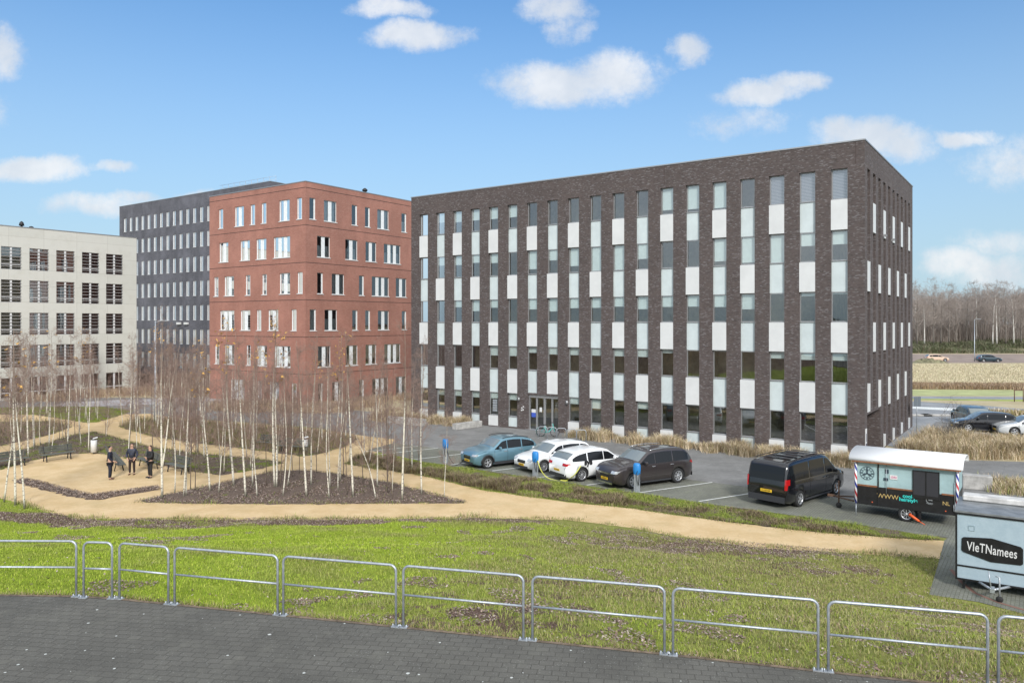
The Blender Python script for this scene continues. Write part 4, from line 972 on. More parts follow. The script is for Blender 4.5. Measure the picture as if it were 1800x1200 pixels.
def cable(pts, m, r, label):
    P = [Vector(p) for p in pts]; out = []
    for i in range(len(P) - 1):
        p0, p1, p2, p3 = P[max(i - 1, 0)], P[i], P[i + 1], P[min(i + 2, len(P) - 1)]
        for k in range(6):
            q = k / 6; out.append(.5 * ((2 * p1) + (p2 - p0) * q + (2 * p0 - 5 * p1 + 4 * p2 - p3) * q * q + (3 * p1 - p0 - 3 * p2 + p3) * q ** 3))
    out.append(P[-1]); mb = MB(); mb.tube(out, r, 6); return tag(mb.build('charging_cable', m), label, 'cable', 'charging cables')
M['ycab'] = mat('yellow_cable', (.62, .62, .12), .5)
A = G(783, 814); cable([A + Vector((.05, -.15, 1.0)), A + Vector((.25, -.2, .4)), A + Vector((.5, -.2, .04)), G(802, 817, .03), G(812, 812, .3), G(815.5, 806, .62)], M['black'], .018, 'black charging cable drooping to the nose of the ice blue car')
A = G(941, 841); B = G(989, 846, .04)
cable([A + Vector((.12, -.12, 1.0)), A + Vector((.3, -.2, .5)), A + Vector((.6, -.15, .12)), G(975, 843.5, .04), B, B + Vector((.25, .1, .02)), B + Vector((.1, .3, .03)), B + Vector((-.1, .1, .05)), B + Vector((.15, -.05, .06)), B + Vector((.3, .12, .1)), G(1010, 834, .5), G(1021, 818, .95)], M['ycab'], .026, 'yellow charging cable coiled on the grass behind the white estate')

# ------------------------------------------------------------------ hairdresser trailer
TR = math.atan2(-D1.y, -D1.x)
hp = G(1506, 905.5); Lh = along(1683, hp, -D1)
ht = thing('hairdresser_trailer', 'black and pale blue hairdresser trailer with curved white roof and barber poles', 'trailer', tuple(hp), TR)
b0, b1, Wt = .53, 2.46, 2.2
M['tblack'] = mat('black_trailer_panel', (.014, .014, .016), .35, var=.3, vscale=4); M['tblue'] = mat('pale_blue_panel', (.33, .46, .47), .5, var=.12, vscale=1.5)
mb = MB(); mb.box((Lh / 2, Wt / 2, (b0 + 1.35) / 2), (Lh, Wt, 1.35 - b0)); mb.build('lower_body', M['tblack'], ht)
mb = MB(); mb.box((Lh / 2, Wt / 2, (1.35 + b1) / 2), (Lh - .02, Wt - .02, b1 - 1.35)); mb.build('upper_body', M['tblue'], ht)
mb = MB(); n = 18; vs = []; fs = []
for e, x in enumerate((-.28, Lh + .22)):
    for lay in (0, 1):
        for k in range(n + 1):
            a = math.pi * (k / n); y = Wt / 2 - (Wt / 2 + .22 - lay * .04) * math.cos(a); z = b1 - .02 + (.42 - lay * .03) * math.sin(a) ** .8 ; vs.append((x, y, z))
q = n + 1
for k in range(n):
    fs += [(k, k + 1, 2 * q + k + 1, 2 * q + k), (q + k + 1, q + k, 3 * q + k, 3 * q + k + 1), (k + 1, k, q + k, q + k + 1), (2 * q + k, 2 * q + k + 1, 3 * q + k + 1, 3 * q + k)]
fs += [(0, 2 * q, 3 * q, q), (n, q + n, 3 * q + n, 2 * q + n)]
mb.idx(vs, fs, 0, True); mb.build('curved_roof', mat('white_roof_sheet', (.82, .82, .81), .55), ht)
mb = MB()
for x in (.0, Lh):
    vs = [(x, Wt / 2 - (Wt / 2) * math.cos(math.pi * k / n), b1 - .01 + .36 * math.sin(math.pi * k / n) ** .8) for k in range(n + 1)]; mb.face(vs if x else vs[::-1])
mb.build('gable', M['tblack'], ht)
wood = mat('varnished_wood', (.22, .09, .04), .6, var=.3, vscale=5)
mb = MB(); mb.box((.42, -.012, 1.36), (.80, .03, .07)); mb.box((1.72, -.012, 1.36), (1.0, .03, .06)); mb.box((Lh - .3, -.012, 1.36), (.52, .03, .06)); mb.box((Lh / 2, -.2, b1 - .05), (Lh + .3, .05, .06)); mb.build('wooden_trim', wood, ht)
mb = MB(); mb.box((.86, -.012, (b0 + b1) / 2), (.05, .03, b1 - b0 - .04)); mb.build('door_post', M['tblack'], ht)
mb = MB(); mb.box((2.68, -.018, 1.66), (1.0, .03, 1.16)); sh_ = mb.build('serving_shutter', M['tblack'], ht)
for x in (2.43, 2.92):
    mb = MB(); mb.box((x, -.038, 1.70), (.43, .01, .98)); mb.build('shutter_pane', mat('dark_shutter', (.03, .03, .035), .5) if 'dark_shutter' not in bpy.data.materials else bpy.data.materials['dark_shutter'], sh_)
mb = MB(); mb.tube([(1.15, -.10, 2.40), (Lh - .08, -.10, 2.40)], .03, 6); mb.build('awning_roller', M['white'], ht)
mb = MB(); mb.tube([(1.18, -.05, 2.33), (1.18, -.05, 1.1)], .012, 4); mb.tube([(Lh - .09, -.05, 1.9), (Lh - .09, -.05, .95)], .012, 4); mb.tube([(Lh - .12, -.06, .98), (Lh - .12, -.06, .72), (Lh - .07, -.06, .72), (Lh - .07, -.06, 1.1)], .012, 4); mb.build('awning_crank', M['galv'], ht)
def stripes(t, b, vec):
    s = t.node('ShaderNodeSeparateXYZ'); t.l.new(vec, s.inputs[0]); a = t.math('ARCTAN2', s.outputs[1], s.outputs[0])
    f = t.math('FRACT', t.math('ADD', t.math('MULTIPLY', s.outputs[2], 1.35), t.math('MULTIPLY', a, .159)))
    c = t.ramp(f, [(0, (.75, .75, .75)), (.25, (.45, .02, .03)), (.5, (.75, .75, .75)), (.75, (.02, .03, .25))]); t.n[-1].color_ramp.interpolation = 'CONSTANT'; t.l.new(c, b.inputs['Base Color'])
M['barber'] = mat('barber_stripes', rough=.3, fn=stripes)
for x in (-.03, Lh - .0):
    mb = MB(); mb.lathe([(0, 0), (.055, 0), (.055, 1.86), (0, 1.86)], 14); o = mb.build('barber_pole', M['barber'], ht); o.location = (x, -.04, b0 + .03)
# clock
M['clock'] = mat('clock_ink', (.03, .05, .07), .5); cm = Vector((.42, -.016, 1.90)); mb = MB()
def ringm(mb, c, r0, r1, z=0, n=32):
    for k in range(n):
        a, b = 2 * math.pi * k / n, 2 * math.pi * (k + 1) / n
        mb.face([c + Vector((r0 * math.cos(a), z, r0 * math.sin(a))), c + Vector((r1 * math.cos(a), z, r1 * math.sin(a))), c + Vector((r1 * math.cos(b), z, r1 * math.sin(b))), c + Vector((r0 * math.cos(b), z, r0 * math.sin(b)))])
ringm(mb, cm, .27, .29); ringm(mb, cm, .0, .045); ringm(mb, cm, .165, .18)
for k in range(12):
    a = k * math.pi / 6; mb.box(cm + Vector((.225 * math.cos(a), 0, .225 * math.sin(a))), (.07, .004, .022 if k % 3 else .045), M=Matrix.Rotation(-a, 4, 'Y'))
for k in range(3):
    a = math.pi / 2 + k * 2 * math.pi / 3; mb.box(cm + Vector((.10 * math.cos(a), 0, .10 * math.sin(a))), (.17, .004, .035), M=Matrix.Rotation(-a, 4, 'Y'))
    ringm(mb, cm + Vector((.11 * math.cos(a), 0, .11 * math.sin(a))), .03, .05, 0, 12)
mb.build('clock_face', M['clock'], ht)
gold = mat('gold_lettering', (.50, .36, .14), .5); teal = mat('turquoise_lettering', (.04, .55, .50), .5)
rx = (R(90), 0, 0)
text('WWW', .27, gold, ht, (1.23, -.012, .98), rx, 'gold_lettering', spacing=1.0)
text('cool-\nhairstyle', .205, teal, ht, (2.02, -.012, 1.02), rx, 'turquoise_lettering', bold=.006, line=.75)
text('NL', .22, gold, ht, (Lh - .40, -.012, .98), rx, 'gold_lettering')
mb = MB(); e = Vector((2.82, -.008, 1.05))
for k in range(20):
    a, b = R(70 + k * 11), R(70 + (k + 1) * 11); mb.face([e + Vector((.12 * math.cos(a), 0, .12 * math.sin(a))), e + Vector((.14 * math.cos(a), 0, .14 * math.sin(a))), e + Vector((.14 * math.cos(b), 0, .14 * math.sin(b))), e + Vector((.12 * math.cos(b), 0, .12 * math.sin(b)))])
mb.face([e + Vector((x, 0, z)) for x, z in ((-.06, .0), (-.02, .06), (.05, .07), (.10, .02), (.09, -.04), (.05, -.01), (.0, -.02))]); mb.box(e + Vector((0, 0, -.13)), (.24, .003, .02)); mb.box(e + Vector((.01, 0, -.17)), (.16, .003, .015))
mb.build('round_emblem', M['galv'], ht)
mb = MB(); mb.box((1.20, -.012, 2.06), (.14, .01, .17)); mb.box((1.16, -.012, 1.72), (.18, .01, .12)); mb.build('small_notices', M['clock'], ht)
mb = MB(); mb.box((1.46, -.012, 1.84), (.30, .012, .19)); st = mb.build('white_sticker', M['white'], ht)
text('Gifts', .12, mat('magenta_print', (.6, .03, .2), .5), ht, (1.46, -.022, 1.84), rx, 'sticker_lettering', shear=.3)
mb = MB()
for x in (.62, Lh - .42): mb.lathe([(0, 0), (.028, 0), (.02, .02), (0, .02)], 10, Matrix.Translation((x, -.0, b0 + .14)) @ Matrix.Rotation(R(90), 4, 'X'))
mb.build('side_marker', M['orange'], ht)
mb = MB(); mb.tube([(1.45, -.01, 2.2), (1.45, -.01, 2.2)], .001, 3)
mb = MB(); mb.box((Lh / 2, Wt / 2, b0 - .04), (Lh - .3, 1.3, .08)); mb.tube([(.0, .5, b0 - .05), (-1.25, Wt / 2, .5)], .035, 5); mb.tube([(.0, Wt - .5, b0 - .05), (-1.25, Wt / 2, .5)], .035, 5); mb.box((-1.3, Wt / 2, .52), (.3, .1, .1)); mb.tube([(-.95, Wt / 2 - .1, 1.25), (-.95, Wt / 2 - .1, .22)], .035, 6); mb.tube([(-1.05, Wt / 2 - .1, .78), (-1.1, Wt / 2 - .1, 1.05)], .02, 5); mb.build('drawbar', M['rust'], ht)
mb = MB(); mb.lathe([(0, -.05), (.11, -.05), (.13, 0), (.11, .05), (0, .05)], 14, Matrix.Translation((-.95, Wt / 2 - .1, .13)) @ Matrix.Rotation(R(90), 4, 'X')); mb.build('jockey_wheel', M['rubber'], ht)
mb = MB(); mb.tube([(-.03, .02, b0), (-.03, .0, .0)], .02, 6); mb.build('prop_stand', M['galv'], ht)
wx = along(1593, hp, -D1)
wheel(ht, wx, .12, .33, .2, 8, sy=-1); wheel(ht, wx, Wt - .12, .33, .2, 8, sy=1)
mb = MB(); mb.box((wx + .5, .12, .32), (.1, .12, .5)); mb.box((wx, .25, .62), (.95, .3, .05)); mb.build('mudguard', M['tblack'], ht)
mb = MB(); mb.tube([(wx + .12, -.04, .36), (wx + .5, -.12, .14)], [.07, .05], 6); mb.tube([(wx + .5, -.12, .14), (wx + .72, -.14, .03)], [.02, .015], 5); tag(mb.build('wheel_clamp', M['orange'], ht))

# ------------------------------------------------------------------ food trailer
vr = R(-33); vd = Vector((math.cos(vr), math.sin(vr), 0)); D_ = F * (HC - .34) / 447; vp = Vector(((1681 - CX) / F * D_, D_, 0))
vt = thing('food_trailer', 'pale blue boxy food trailer with black edges and a white lettered black sign', 'trailer', tuple(vp), vr)
Lv, Wv, v0, v1 = 4.4, 2.25, .34, 2.40
def vfn(t, b, vec):
    n = t.noise(vec, 3, 7, .75); n2 = t.noise(vec, 11, 4, .7)
    c = t.mix(t.mr(n, .3, .7), (.31, .40, .455), (.37, .46, .51)); c = t.mix(t.mr(n2, .62, .72, 0, .5), c, (.22, .31, .35)); t.l.new(c, b.inputs['Base Color'])
M['vblue'] = mat('weathered_blue_paint', rough=.55, fn=vfn)
mb = MB(); mb.box((Lv / 2, Wv / 2, (v0 + v1) / 2), (Lv - .02, Wv - .02, v1 - v0)); mb.build('body', M['vblue'], vt)
mb = MB()
for y in (0, Wv):
    for x in (0, Lv): mb.box((x, y, (v0 + v1) / 2), (.055, .055, v1 - v0 + .06))
    mb.box((Lv / 2, y, v1), (Lv, .05, .06)); mb.box((Lv / 2, y, v0), (Lv, .05, .05)); mb.box((Lv / 2, y, v0 + .42), (Lv - .06, .035, .045))
for x in (0, Lv): mb.box((x, Wv / 2, v1), (.05, Wv - .06, .05)); mb.box((x, Wv / 2, v0), (.05, Wv - .06, .05))
mb.build('black_edging', M['tblack'], vt)
mb = MB(); mb.box((Lv / 2, Wv / 2, v1 + .06), (Lv + .08, Wv + .08, .06)); mb.build('roof', mat('grey_wet_roof', (.17, .18, .185), .45, var=.35, vscale=1.6), vt)
mb = MB(); mb.box((Lv / 2, Wv - .35, v1 + .19), (Lv - .2, .6, .18), bev=.03); mb.build('folded_canopy', mat('dull_white_canvas', (.5, .49, .47), .8, var=.25, vscale=2), vt)
mb = MB(); sg = [(.14, 1.14), (.15, 1.50), (.20, 1.55), (.95, 1.62), (1.70, 1.47), (1.76, 1.41), (1.76, .96), (1.71, .91), (.93, .88), (.19, 1.08)]
mb.face([(x, -.016, z + .12) for x, z in sg][::-1]); sgn = mb.build('sign_board', M['tblack'], vt)
text('VIeTNamees', .40, M['white'], vt, (.95, -.02, 1.37), (R(90), R(2.5), 0), 'sign_lettering', sx=.60, spacing=1.06, bold=.003)
mb = MB(); mb.box((.42, -.012, 2.05), (.16, .008, .01)); mb.box((.42, -.012, 1.9), (.16, .008, .01)); mb.box((.34, -.012, 1.975), (.01, .008, .15)); mb.box((.50, -.012, 1.975), (.01, .008, .15)); mb.build('hatch_outline', mat('hatch_seam', (.3, .4, .44)), vt)
mb = MB(); mb.box((.20, .12, .17), (.07, .07, .34)); mb.box((Lv - .4, .12, .17), (.07, .07, .34)); mb.build('corner_leg', M['tblack'], vt)
mb = MB(); hx = .98
mb.tube([(hx - .5, .3, .3), (hx, -.75, .36)], .04, 6); mb.tube([(hx + .6, .3, .3), (hx, -.75, .36)], .04, 6); mb.box((hx, -.85, .4), (.12, .3, .12)); mb.tube([(hx - .03, -.95, .45), (hx - .1, -.9, .95)], .02, 6); mb.tube([(hx + .18, -.7, .06), (hx + .18, -.7, .75), (hx + .08, -.7, .78)], .025, 6); mb.build('drawbar', M['galv'], vt)
mb = MB(); mb.lathe([(0, -.03), (.09, -.03), (.1, 0), (.09, .03), (0, .03)], 12, Matrix.Translation((hx + .18, -.7, .1)) @ Matrix.Rotation(R(90), 4, 'X')); mb.build('jockey_wheel', M['rubber'], vt)
for y, sy in ((.45, -1), (Wv - .12, 1)): wheel(vt, Lv * .55, y, .3, .18, 5, sy=sy)

# ------------------------------------------------------------------ people
def skin(name, pts, edges, rad, m, parent, sub=1, root=0):
    me = bpy.data.meshes.new(name); me.from_pydata(pts, edges, []); o = bpy.data.objects.new(name, me); COL.objects.link(o)
    sk = o.modifiers.new('s', 'SKIN'); sk.use_smooth_shade = True
    for i, v in enumerate(me.skin_vertices[0].data):
        q = rad[i]; v.radius = (q, q) if not isinstance(q, tuple) else q; v.use_root = (i == root)
    if sub: ms = o.modifiers.new('u', 'SUBSURF'); ms.levels = sub; ms.render_levels = sub
    bpy.context.view_layer.update(); e = bpy.data.meshes.new_from_object(o.evaluated_get(bpy.context.evaluated_depsgraph_get())); o.modifiers.clear(); o.data = e
    e.materials.clear(); e.materials.append(m); o.parent = parent; return o
M['skin'] = mat('skin', (.48, .29, .21), .6)
def person(label, pos, rz, H, jacket, trousers, shoes, hairm, pose, hood=False, padded=0.0):
    t = thing('person', label, 'person', pos, rz, 'men talking on the sandy plaza'); k = H / 1.78
    S = lambda l: [(x * k, y * k, z * k) for x, y, z in l]
    arms = {'folded': [((-.19, 0, 1.43), (-.24, .02, 1.17), (-.05, .22, 1.13), (.02, .24, 1.14)), ((.19, 0, 1.43), (.24, .02, 1.17), (.06, .20, 1.08), (-.02, .23, 1.07))],
            'pocket': [((-.19, 0, 1.43), (-.30, -.03, 1.17), (-.22, .12, .98), (-.19, .15, .93)), ((.19, 0, 1.43), (.30, -.03, 1.17), (.22, .12, .98), (.19, .15, .93))],
            'out': [((-.18, 0, 1.43), (-.27, -.12, 1.20), (-.22, .02, 1.0), (-.21, .07, .93)), ((.18, 0, 1.43), (.22, .0, 1.16), (.19, .18, 1.0), (.18, .25, .97))]}[pose]
    # body: pelvis root, spine, neck, head, arms with fingers, legs with feet
    P = [(0, 0, .95), (0, -.01, 1.15), (0, 0, 1.38), (0, .0, 1.50), (0, .01, 1.60), (0, .015, 1.70), (0, .01, 1.765)]; E = [(0, 1), (1, 2), (2, 3), (3, 4), (4, 5), (5, 6)]; Rr = [.14, .125, .14, .055, .082, .092, .05]
    for sx, a in zip((-1, 1), arms):
        b = len(P); P += list(a); Rr += [.055, .045, .034, .03]; E += [(2, b), (b, b + 1), (b + 1, b + 2), (b + 2, b + 3)]
        w = Vector(a[3]); f = (w - Vector(a[2])).normalized(); sd_ = f.orthogonal().normalized()
        for q in range(4):
            c = len(P); P += [tuple(w + f * .06 + sd_ * (q - 1.5) * .022), tuple(w + f * (.12 + .012 * (q in (1, 2))) + sd_ * (q - 1.5) * .022 + Vector((0, 0, -.012)))]; Rr += [.0095, .008]; E += [(b + 3, c), (c, c + 1)]
        c = len(P); P += [tuple(w + f * .03 + sd_ * .045), tuple(w + f * .07 + sd_ * .058)]; Rr += [.011, .009]; E += [(b + 3, c), (c, c + 1)]
        b = len(P); P += [(sx * .10, 0, .88), (sx * .115, .015, .50), (sx * .12, -.015, .09), (sx * .13, .12, .04)]; Rr += [.085, .058, .04, .035]; E += [(0, b), (b, b + 1), (b + 1, b + 2), (b + 2, b + 3)]
    skin('body', S(P), E, [q * k for q in Rr], M['skin'], t)
    mb = MB()
    mb.lathe([(0, .018), (.014, .012), (.018, -.016), (0, -.02)], 6, Matrix.Translation((0, .115 * k, 1.665 * k)))
    for sx in (-1, 1): mb.lathe([(0, -.01), (.012, 0), (0, .01)], 6, Matrix.Translation((sx * .09 * k, .0, 1.665 * k)) @ Matrix.Rotation(R(90), 4, 'Y') @ Matrix.Scale(2.2, 4, (0, 1, 0)))
    mb.build('nose_and_ears', M['skin'], t)
    mb = MB()
    for sx in (-1, 1): mb.box((sx * .032 * k, .102 * k, 1.69 * k), (.022, .012, .012))
    mb.box((0, .10 * k, 1.625 * k), (.045, .012, .009)); mb.build('eyes_and_mouth', M['ddark'], t)
    pj = padded
    J = [(0, 0, .90), (0, -.01, 1.15), (0, 0, 1.38), (0, -.005, 1.49)]; JE = [(0, 1), (1, 2), (2, 3)]; JR = [.165 + pj, .155 + pj, .165 + pj, .085 + pj * .5]
    for a in arms: b = len(J); J += list(a[:3]); JR += [.075 + pj * .5, .064 + pj * .5, .052 + pj * .3]; JE += [(2, b), (b, b + 1), (b + 1, b + 2)]
    skin('jacket', S(J), JE, [q * k for q in JR], jacket, t)
    T = [(0, 0, .93)]; TE = []; TR_ = [.15]
    for sx in (-1, 1): b = len(T); T += [(sx * .10, 0, .84), (sx * .115, .015, .50), (sx * .12, -.015, .10)]; TR_ += [.105, .08, .065]; TE += [(0, b), (b, b + 1), (b + 1, b + 2)]
    skin('trousers', S(T), TE, [q * k for q in TR_], trousers, t)
    for sx in (-1, 1): skin('shoe', S([(sx * .12, -.045, .05), (sx * .125, .08, .045), (sx * .13, .20, .035)]), [(0, 1), (1, 2)], [.05, .048, .036], shoes, t)
    hp_ = S([(0, -.035, 1.66), (0, -.02, 1.74), (0, .03, 1.775)]); skin('hair', hp_, [(0, 1), (1, 2)], [.085 * k, .092 * k, .065 * k], hairm, t)
    if hood: skin('hood', S([(-.1, -.06, 1.50), (0, -.13, 1.52), (.1, -.06, 1.50)]), [(0, 1), (1, 2)], [.05, .065, .05], jacket, t, root=1)
    else: mb = MB(); mb.lathe([(.075, 0), (.068, .05), (.06, .06)], 12, Matrix.Translation((0, .0, 1.485 * k))); mb.build('shirt_collar', M['white'], t)
    return t
nv = mat('navy_cloth', (.010, .013, .028), .8, var=.3, vscale=8); bk = mat('black_cloth', (.012, .012, .014), .7, var=.3, vscale=8); jn = mat('dark_brown_cloth', (.028, .018, .016), .9); gb = mat('grey_blue_quilt', (.02, .025, .045), .6, var=.4, vscale=8)
hr = mat('dark_hair', (.012, .009, .008), .6); br_ = mat('brown_shoe_leather', (.12, .06, .035), .6); bh = mat('brown_hair', (.05, .025, .018), .7)
G0 = lambda x, y: tuple(G(x, y))
person('man in a navy jumper seen side-on, left of the three', G0(193.5, 842.5), R(-72), 1.80, nv, nv, br_, hr, 'out')
person('man in a short blue black jacket facing us, middle of the three', G0(232, 834), R(-172), 1.72, gb, jn, br_, bh, 'pocket', hood=True, padded=.02)
person('man in a black padded coat with arms folded, right of the three', G0(264, 839.5), R(140), 1.76, bk, bk, M['black'], bh, 'folded', hood=True, padded=.035)

# ------------------------------------------------------------------ park furniture
def make_bench(a, b, label, flip=False):
    pa, pb = G(*a), G(*b); d = pb - pa; rz = math.atan2(d.y, d.x) + (math.pi if flip else 0); t = thing('park_bench', label, 'bench', tuple((pa + pb) / 2), rz, 'benches in the birch garden')
    L = max(1.9, d.length * 1.5)
    mb = MB()
    for k in range(4): mb.box((0, -.02 + k * .115, .44), (L, .095, .04), bev=.008)
    mb.build('seat', M['bench'], t)
    mb = MB()
    for k in range(3): mb.box((0, .42 + k * .035, .58 + k * .13), (L, .035, .115), bev=.008)
    mb.build('backrest', M['bench'], t)
    for sx in (-1, 1):
        x = sx * L * .36; mb = MB(); mb.tube([(x, -.02, 0), (x, .06, .40)], .035, 6); mb.tube([(x, .46, 0), (x, .36, .42), (x, .50, .90)], .03, 6); mb.box((x, .18, .41), (.05, .5, .035)); mb.build('leg', M['black'], t)
for a, b, lb, fl in [((2, 824), (40, 818.5), 'leftmost dark plank bench, cut by the left picture edge', False), ((85, 812), (122, 807), 'whole dark plank bench just left of the litter bin', False), ((203, 810), (216, 826), 'dark green bench end-on behind the man on the left', True),
                 ((246, 819), (262, 826), 'dark green bench behind the two men on the right', False), ((296, 829), (318, 834), 'dark green bench to the right of the men, behind thin birches', False), ((459, 788.5), (486, 790), 'dark bench beside the upper path, the left one of the pair', False), ((496, 795), (530, 797), 'dark bench beside the upper path, the right one of the pair', False)]:
    make_bench(a, b, lb, fl)
def bin_(p, lb):
    t = thing('litter_bin', lb, 'bin', G0(*p), .5, 'litter bins in the birch garden'); mb = MB(); mb.lathe([(0, .12), (.19, .12), (.19, .88), (.17, .90), (0, .90)], 16); mb.build('canister', M['white'], t)
    mb = MB(); mb.box((0, .0, .04), (.08, .08, .09)); mb.box((-.02, 0, 1.0), (.2, .26, .015)); mb.lathe([(0, .90), (.15, .90), (.12, .955), (0, .955)], 12); mb.build('mount', M['black'], t)
    mb = MB(); mb.box((.07, 0, 1.02), (.30, .34, .035), M=Matrix.Rotation(R(-14), 4, 'Y') , bev=.01); mb.build('lid', M['white'], t)
bin_((165, 797.5), 'white litter bin at the far corner of the sandy plaza'); bin_((536, 796), 'white litter bin beside the right one of the paired benches')
# concrete blocks
def block(a, b, w, h, lb):
    pa, pb = G(*a), G(*b); d = pb - pa; rz = math.atan2(d.y, d.x); mb = MB(); mb.box((d.length / 2, w / 2, h / 2), (d.length, w, h), bev=.03); o = mb.build('concrete_block', M['conc']); o.location = pa; o.rotation_euler = (0, 0, rz); tag(o, lb, 'barrier', 'concrete blocks')
block((678, 743), (743, 749), .5, .55, 'long concrete block left of the dark office, beside the first grass clump'); block((802, 756), (848, 750), .5, .5, 'pale concrete block in front of the dark office, right of the grass clump')
block((1692, 859), (1745, 863), .6, .72, 'stained concrete block to the right of the hairdresser trailer')
# bike racks and bicycle
rk = [((950, 767), (978, 770)), ((966, 769), (975, 773)), ((983, 771), (992, 772)), ((1000, 774), (1009, 772)), ((1018, 777), (1026, 773))]
rlb = ['bike hoop behind the turquoise bicycle', 'bike hoop in front of the turquoise bicycle', 'empty bike hoop, first to the right of the bicycle', 'empty bike hoop, second to the right of the bicycle', 'empty bike hoop, nearest the dry grass']
for i, x in enumerate((954, 970, 987, 1005, 1022)):
    p = G(x, 770 + i * 1.6); t = thing('bike_rack', rlb[i], 'bike rack', tuple(p), ROT - R(62), 'bike hoops by the entrance')
    w, h, r = .33, .85, .16; arc = [(-w, 0, 0), (-w, 0, h - r)] + [(-w + r - r * math.cos(k * math.pi / 8), 0, h - r + r * math.sin(k * math.pi / 8)) for k in range(1, 5)]
    mb = MB(); mb.tube(arc + [(-q[0], 0, q[2]) for q in arc[::-1]], .026, 8); mb.build('hoop', M['galv'], t)
    mb = MB()
    for sx in (-1, 1): mb.lathe([(0, .012), (.06, .012), (.06, 0)], 10, Matrix.Translation((sx * w, 0, 0)))
    mb.build('foot_plates', M['galv'], t)
bt = thing('bicycle', 'turquoise step-through bicycle with a black front bag leaning at the bike hoops', 'bicycle', tuple(G(963, 767)), R(-8))
tq = mat('turquoise_frame', (.08, .50, .46), .35)
for x, nm in ((-.52, 'wheel'), (.52, 'wheel')):
    mb = MB(); Mx = Matrix.Translation((x, 0, .35)) @ Matrix.Rotation(R(90), 4, 'X'); mb.lathe([(.31, -.02), (.345, -.02), (.35, 0), (.345, .02), (.31, .02), (.31, -.02)], 24, Mx)
    for k in range(10): a = k * math.pi / 5; mb.tube([(x, 0, .35), (x + .31 * math.cos(a), 0, .35 + .31 * math.sin(a))], .004, 3)
    mb.build(nm, M['rubber'], bt)
mb = MB(); mb.tube([(.52, 0, .35), (.42, 0, .62), (.36, 0, .98)], .022, 6); mb.tube([(.40, 0, .72), (.1, 0, .38), (-.08, 0, .32)], .03, 6); mb.tube([(-.08, 0, .32), (-.22, 0, .82)], .022, 6); mb.tube([(-.08, 0, .32), (-.52, 0, .35), (-.2, 0, .72)], .016, 5); mb.build('frame', tq, bt)
mb = MB(); mb.box((-.24, 0, .87), (.26, .16, .06), bev=.02); mb.build('saddle', M['black'], bt)
mb = MB(); mb.tube([(.22, -.28, 1.03), (.36, -.1, 1.05), (.36, .1, 1.05), (.22, .28, 1.03)], .014, 5); mb.build('handlebar', M['black'], bt)
mb = MB(); mb.box((-.5, 0, .78), (.36, .34, .26), bev=.04); mb.build('bag', M['black'], bt)
mb = MB(); mb.lathe([(.36, -.03), (.375, 0), (.36, .03)], 20, Matrix.Translation((-.52, 0, .35)) @ Matrix.Rotation(R(90), 4, 'X')); mb.build('mudguard', tq, bt)
# street lamps, signs
def lamp(px, ybase, ytop, lb, arms):
    p = G(px, ybase); Hl = HC + (HY - ytop) * p.y / F; t = thing('street_lamp', lb, 'street lamp', tuple(p), 0, 'street lamps')
    mb = MB(); mb.tube([(0, 0, 0), (0, 0, 1.2), (0, 0, Hl)], [.09, .085, .045], 10); mb.build('pole', M['galv'], t)
    for sx, l in arms:
        mb = MB(); mb.tube([(0, 0, Hl - .1), (sx * l * .4, 0, Hl)], .03, 6); mb.build('arm', M['galv'], t)
        mb = MB(); mb.box((sx * l * .7, 0, Hl + .02), (l * .75, .28, .09), bev=.03); mb.build('lamp_head', M['galv'], t)
lamp(273, 742, 564, 'tall grey street lamp standing among the birches in front of the slate block', [(1, 1.1)]); lamp(1713, 635, 561, 'tall thin lamp post far off before the wood', [(1, 1.3)])
t = thing('road_sign', 'pair of dark road sign backs on one pole beside the dark office', 'sign', G0(1611.5, 757), R(20))
mb = MB(); mb.tube([(0, 0, 0), (0, 0, 2.65)], .035, 8); mb.build('pole', M['galv'], t)
for sx in (-1, 1): mb = MB(); mb.box((sx * .19, -.05, 2.3), (.34, .03, .75), bev=.01); mb.build('sign_panel', mat('sign_back', (.12, .14, .16), .5), t)
t = thing('tree_support', 'wooden frame of two stakes and a crossbar on the far verge', 'tree stakes', G0(1791, 706), R(-5))
for sx in (-1, 1): mb = MB(); mb.tube([(sx * .45, 0, 0), (sx * .45, 0, 1.35)], .05, 6); mb.build('stake', M['rust'], t)
mb = MB(); mb.box((0, 0, 1.25), (1.05, .05, .1)); mb.build('crossbar', M['rust'], t)

# ------------------------------------------------------------------ trees
def bark(t, b, vec):
    mp = t.node('ShaderNodeMapping'); t.l.new(vec, mp.inputs[0]); mp.inputs['Scale'].default_value = (6, 6, 11)
    n = t.noise(mp.outputs[0], 1.6, 4, .6); n2 = t.noise(vec, 1.1, 3, .6)
    c = t.mix(t.mr(n2, .35, .7), (.60, .56, .46), (.74, .70, .60)); c = t.mix(t.mr(n, .56, .62), c, (.06, .05, .045))
    s = t.node('ShaderNodeSeparateXYZ'); t.l.new(vec, s.inputs[0])
    c = t.mix(t.mr(s.outputs[2], 3.6, 6.0, 0, .9), c, (.20, .135, .105)); c = t.mix(t.mr(t.math('ADD', s.outputs[2], t.math('MULTIPLY', n, .6)), .9, .3, 0, .85), c, (.09, .085, .05)); t.l.new(c, b.inputs['Base Color'])
M['birch'] = mat('white_birch_bark', rough=.8, fn=bark); M['birchd'] = mat('dark_young_bark', (.13, .10, .075), .85, var=.4, vscale=6)
M['twig'] = mat('purple_brown_twigs', (.27, .185, .15), .85, var=.3, vscale=2); M['gold'] = mat('golden_leaf', (.62, .36, .10), .7, var=.3, vscale=3)
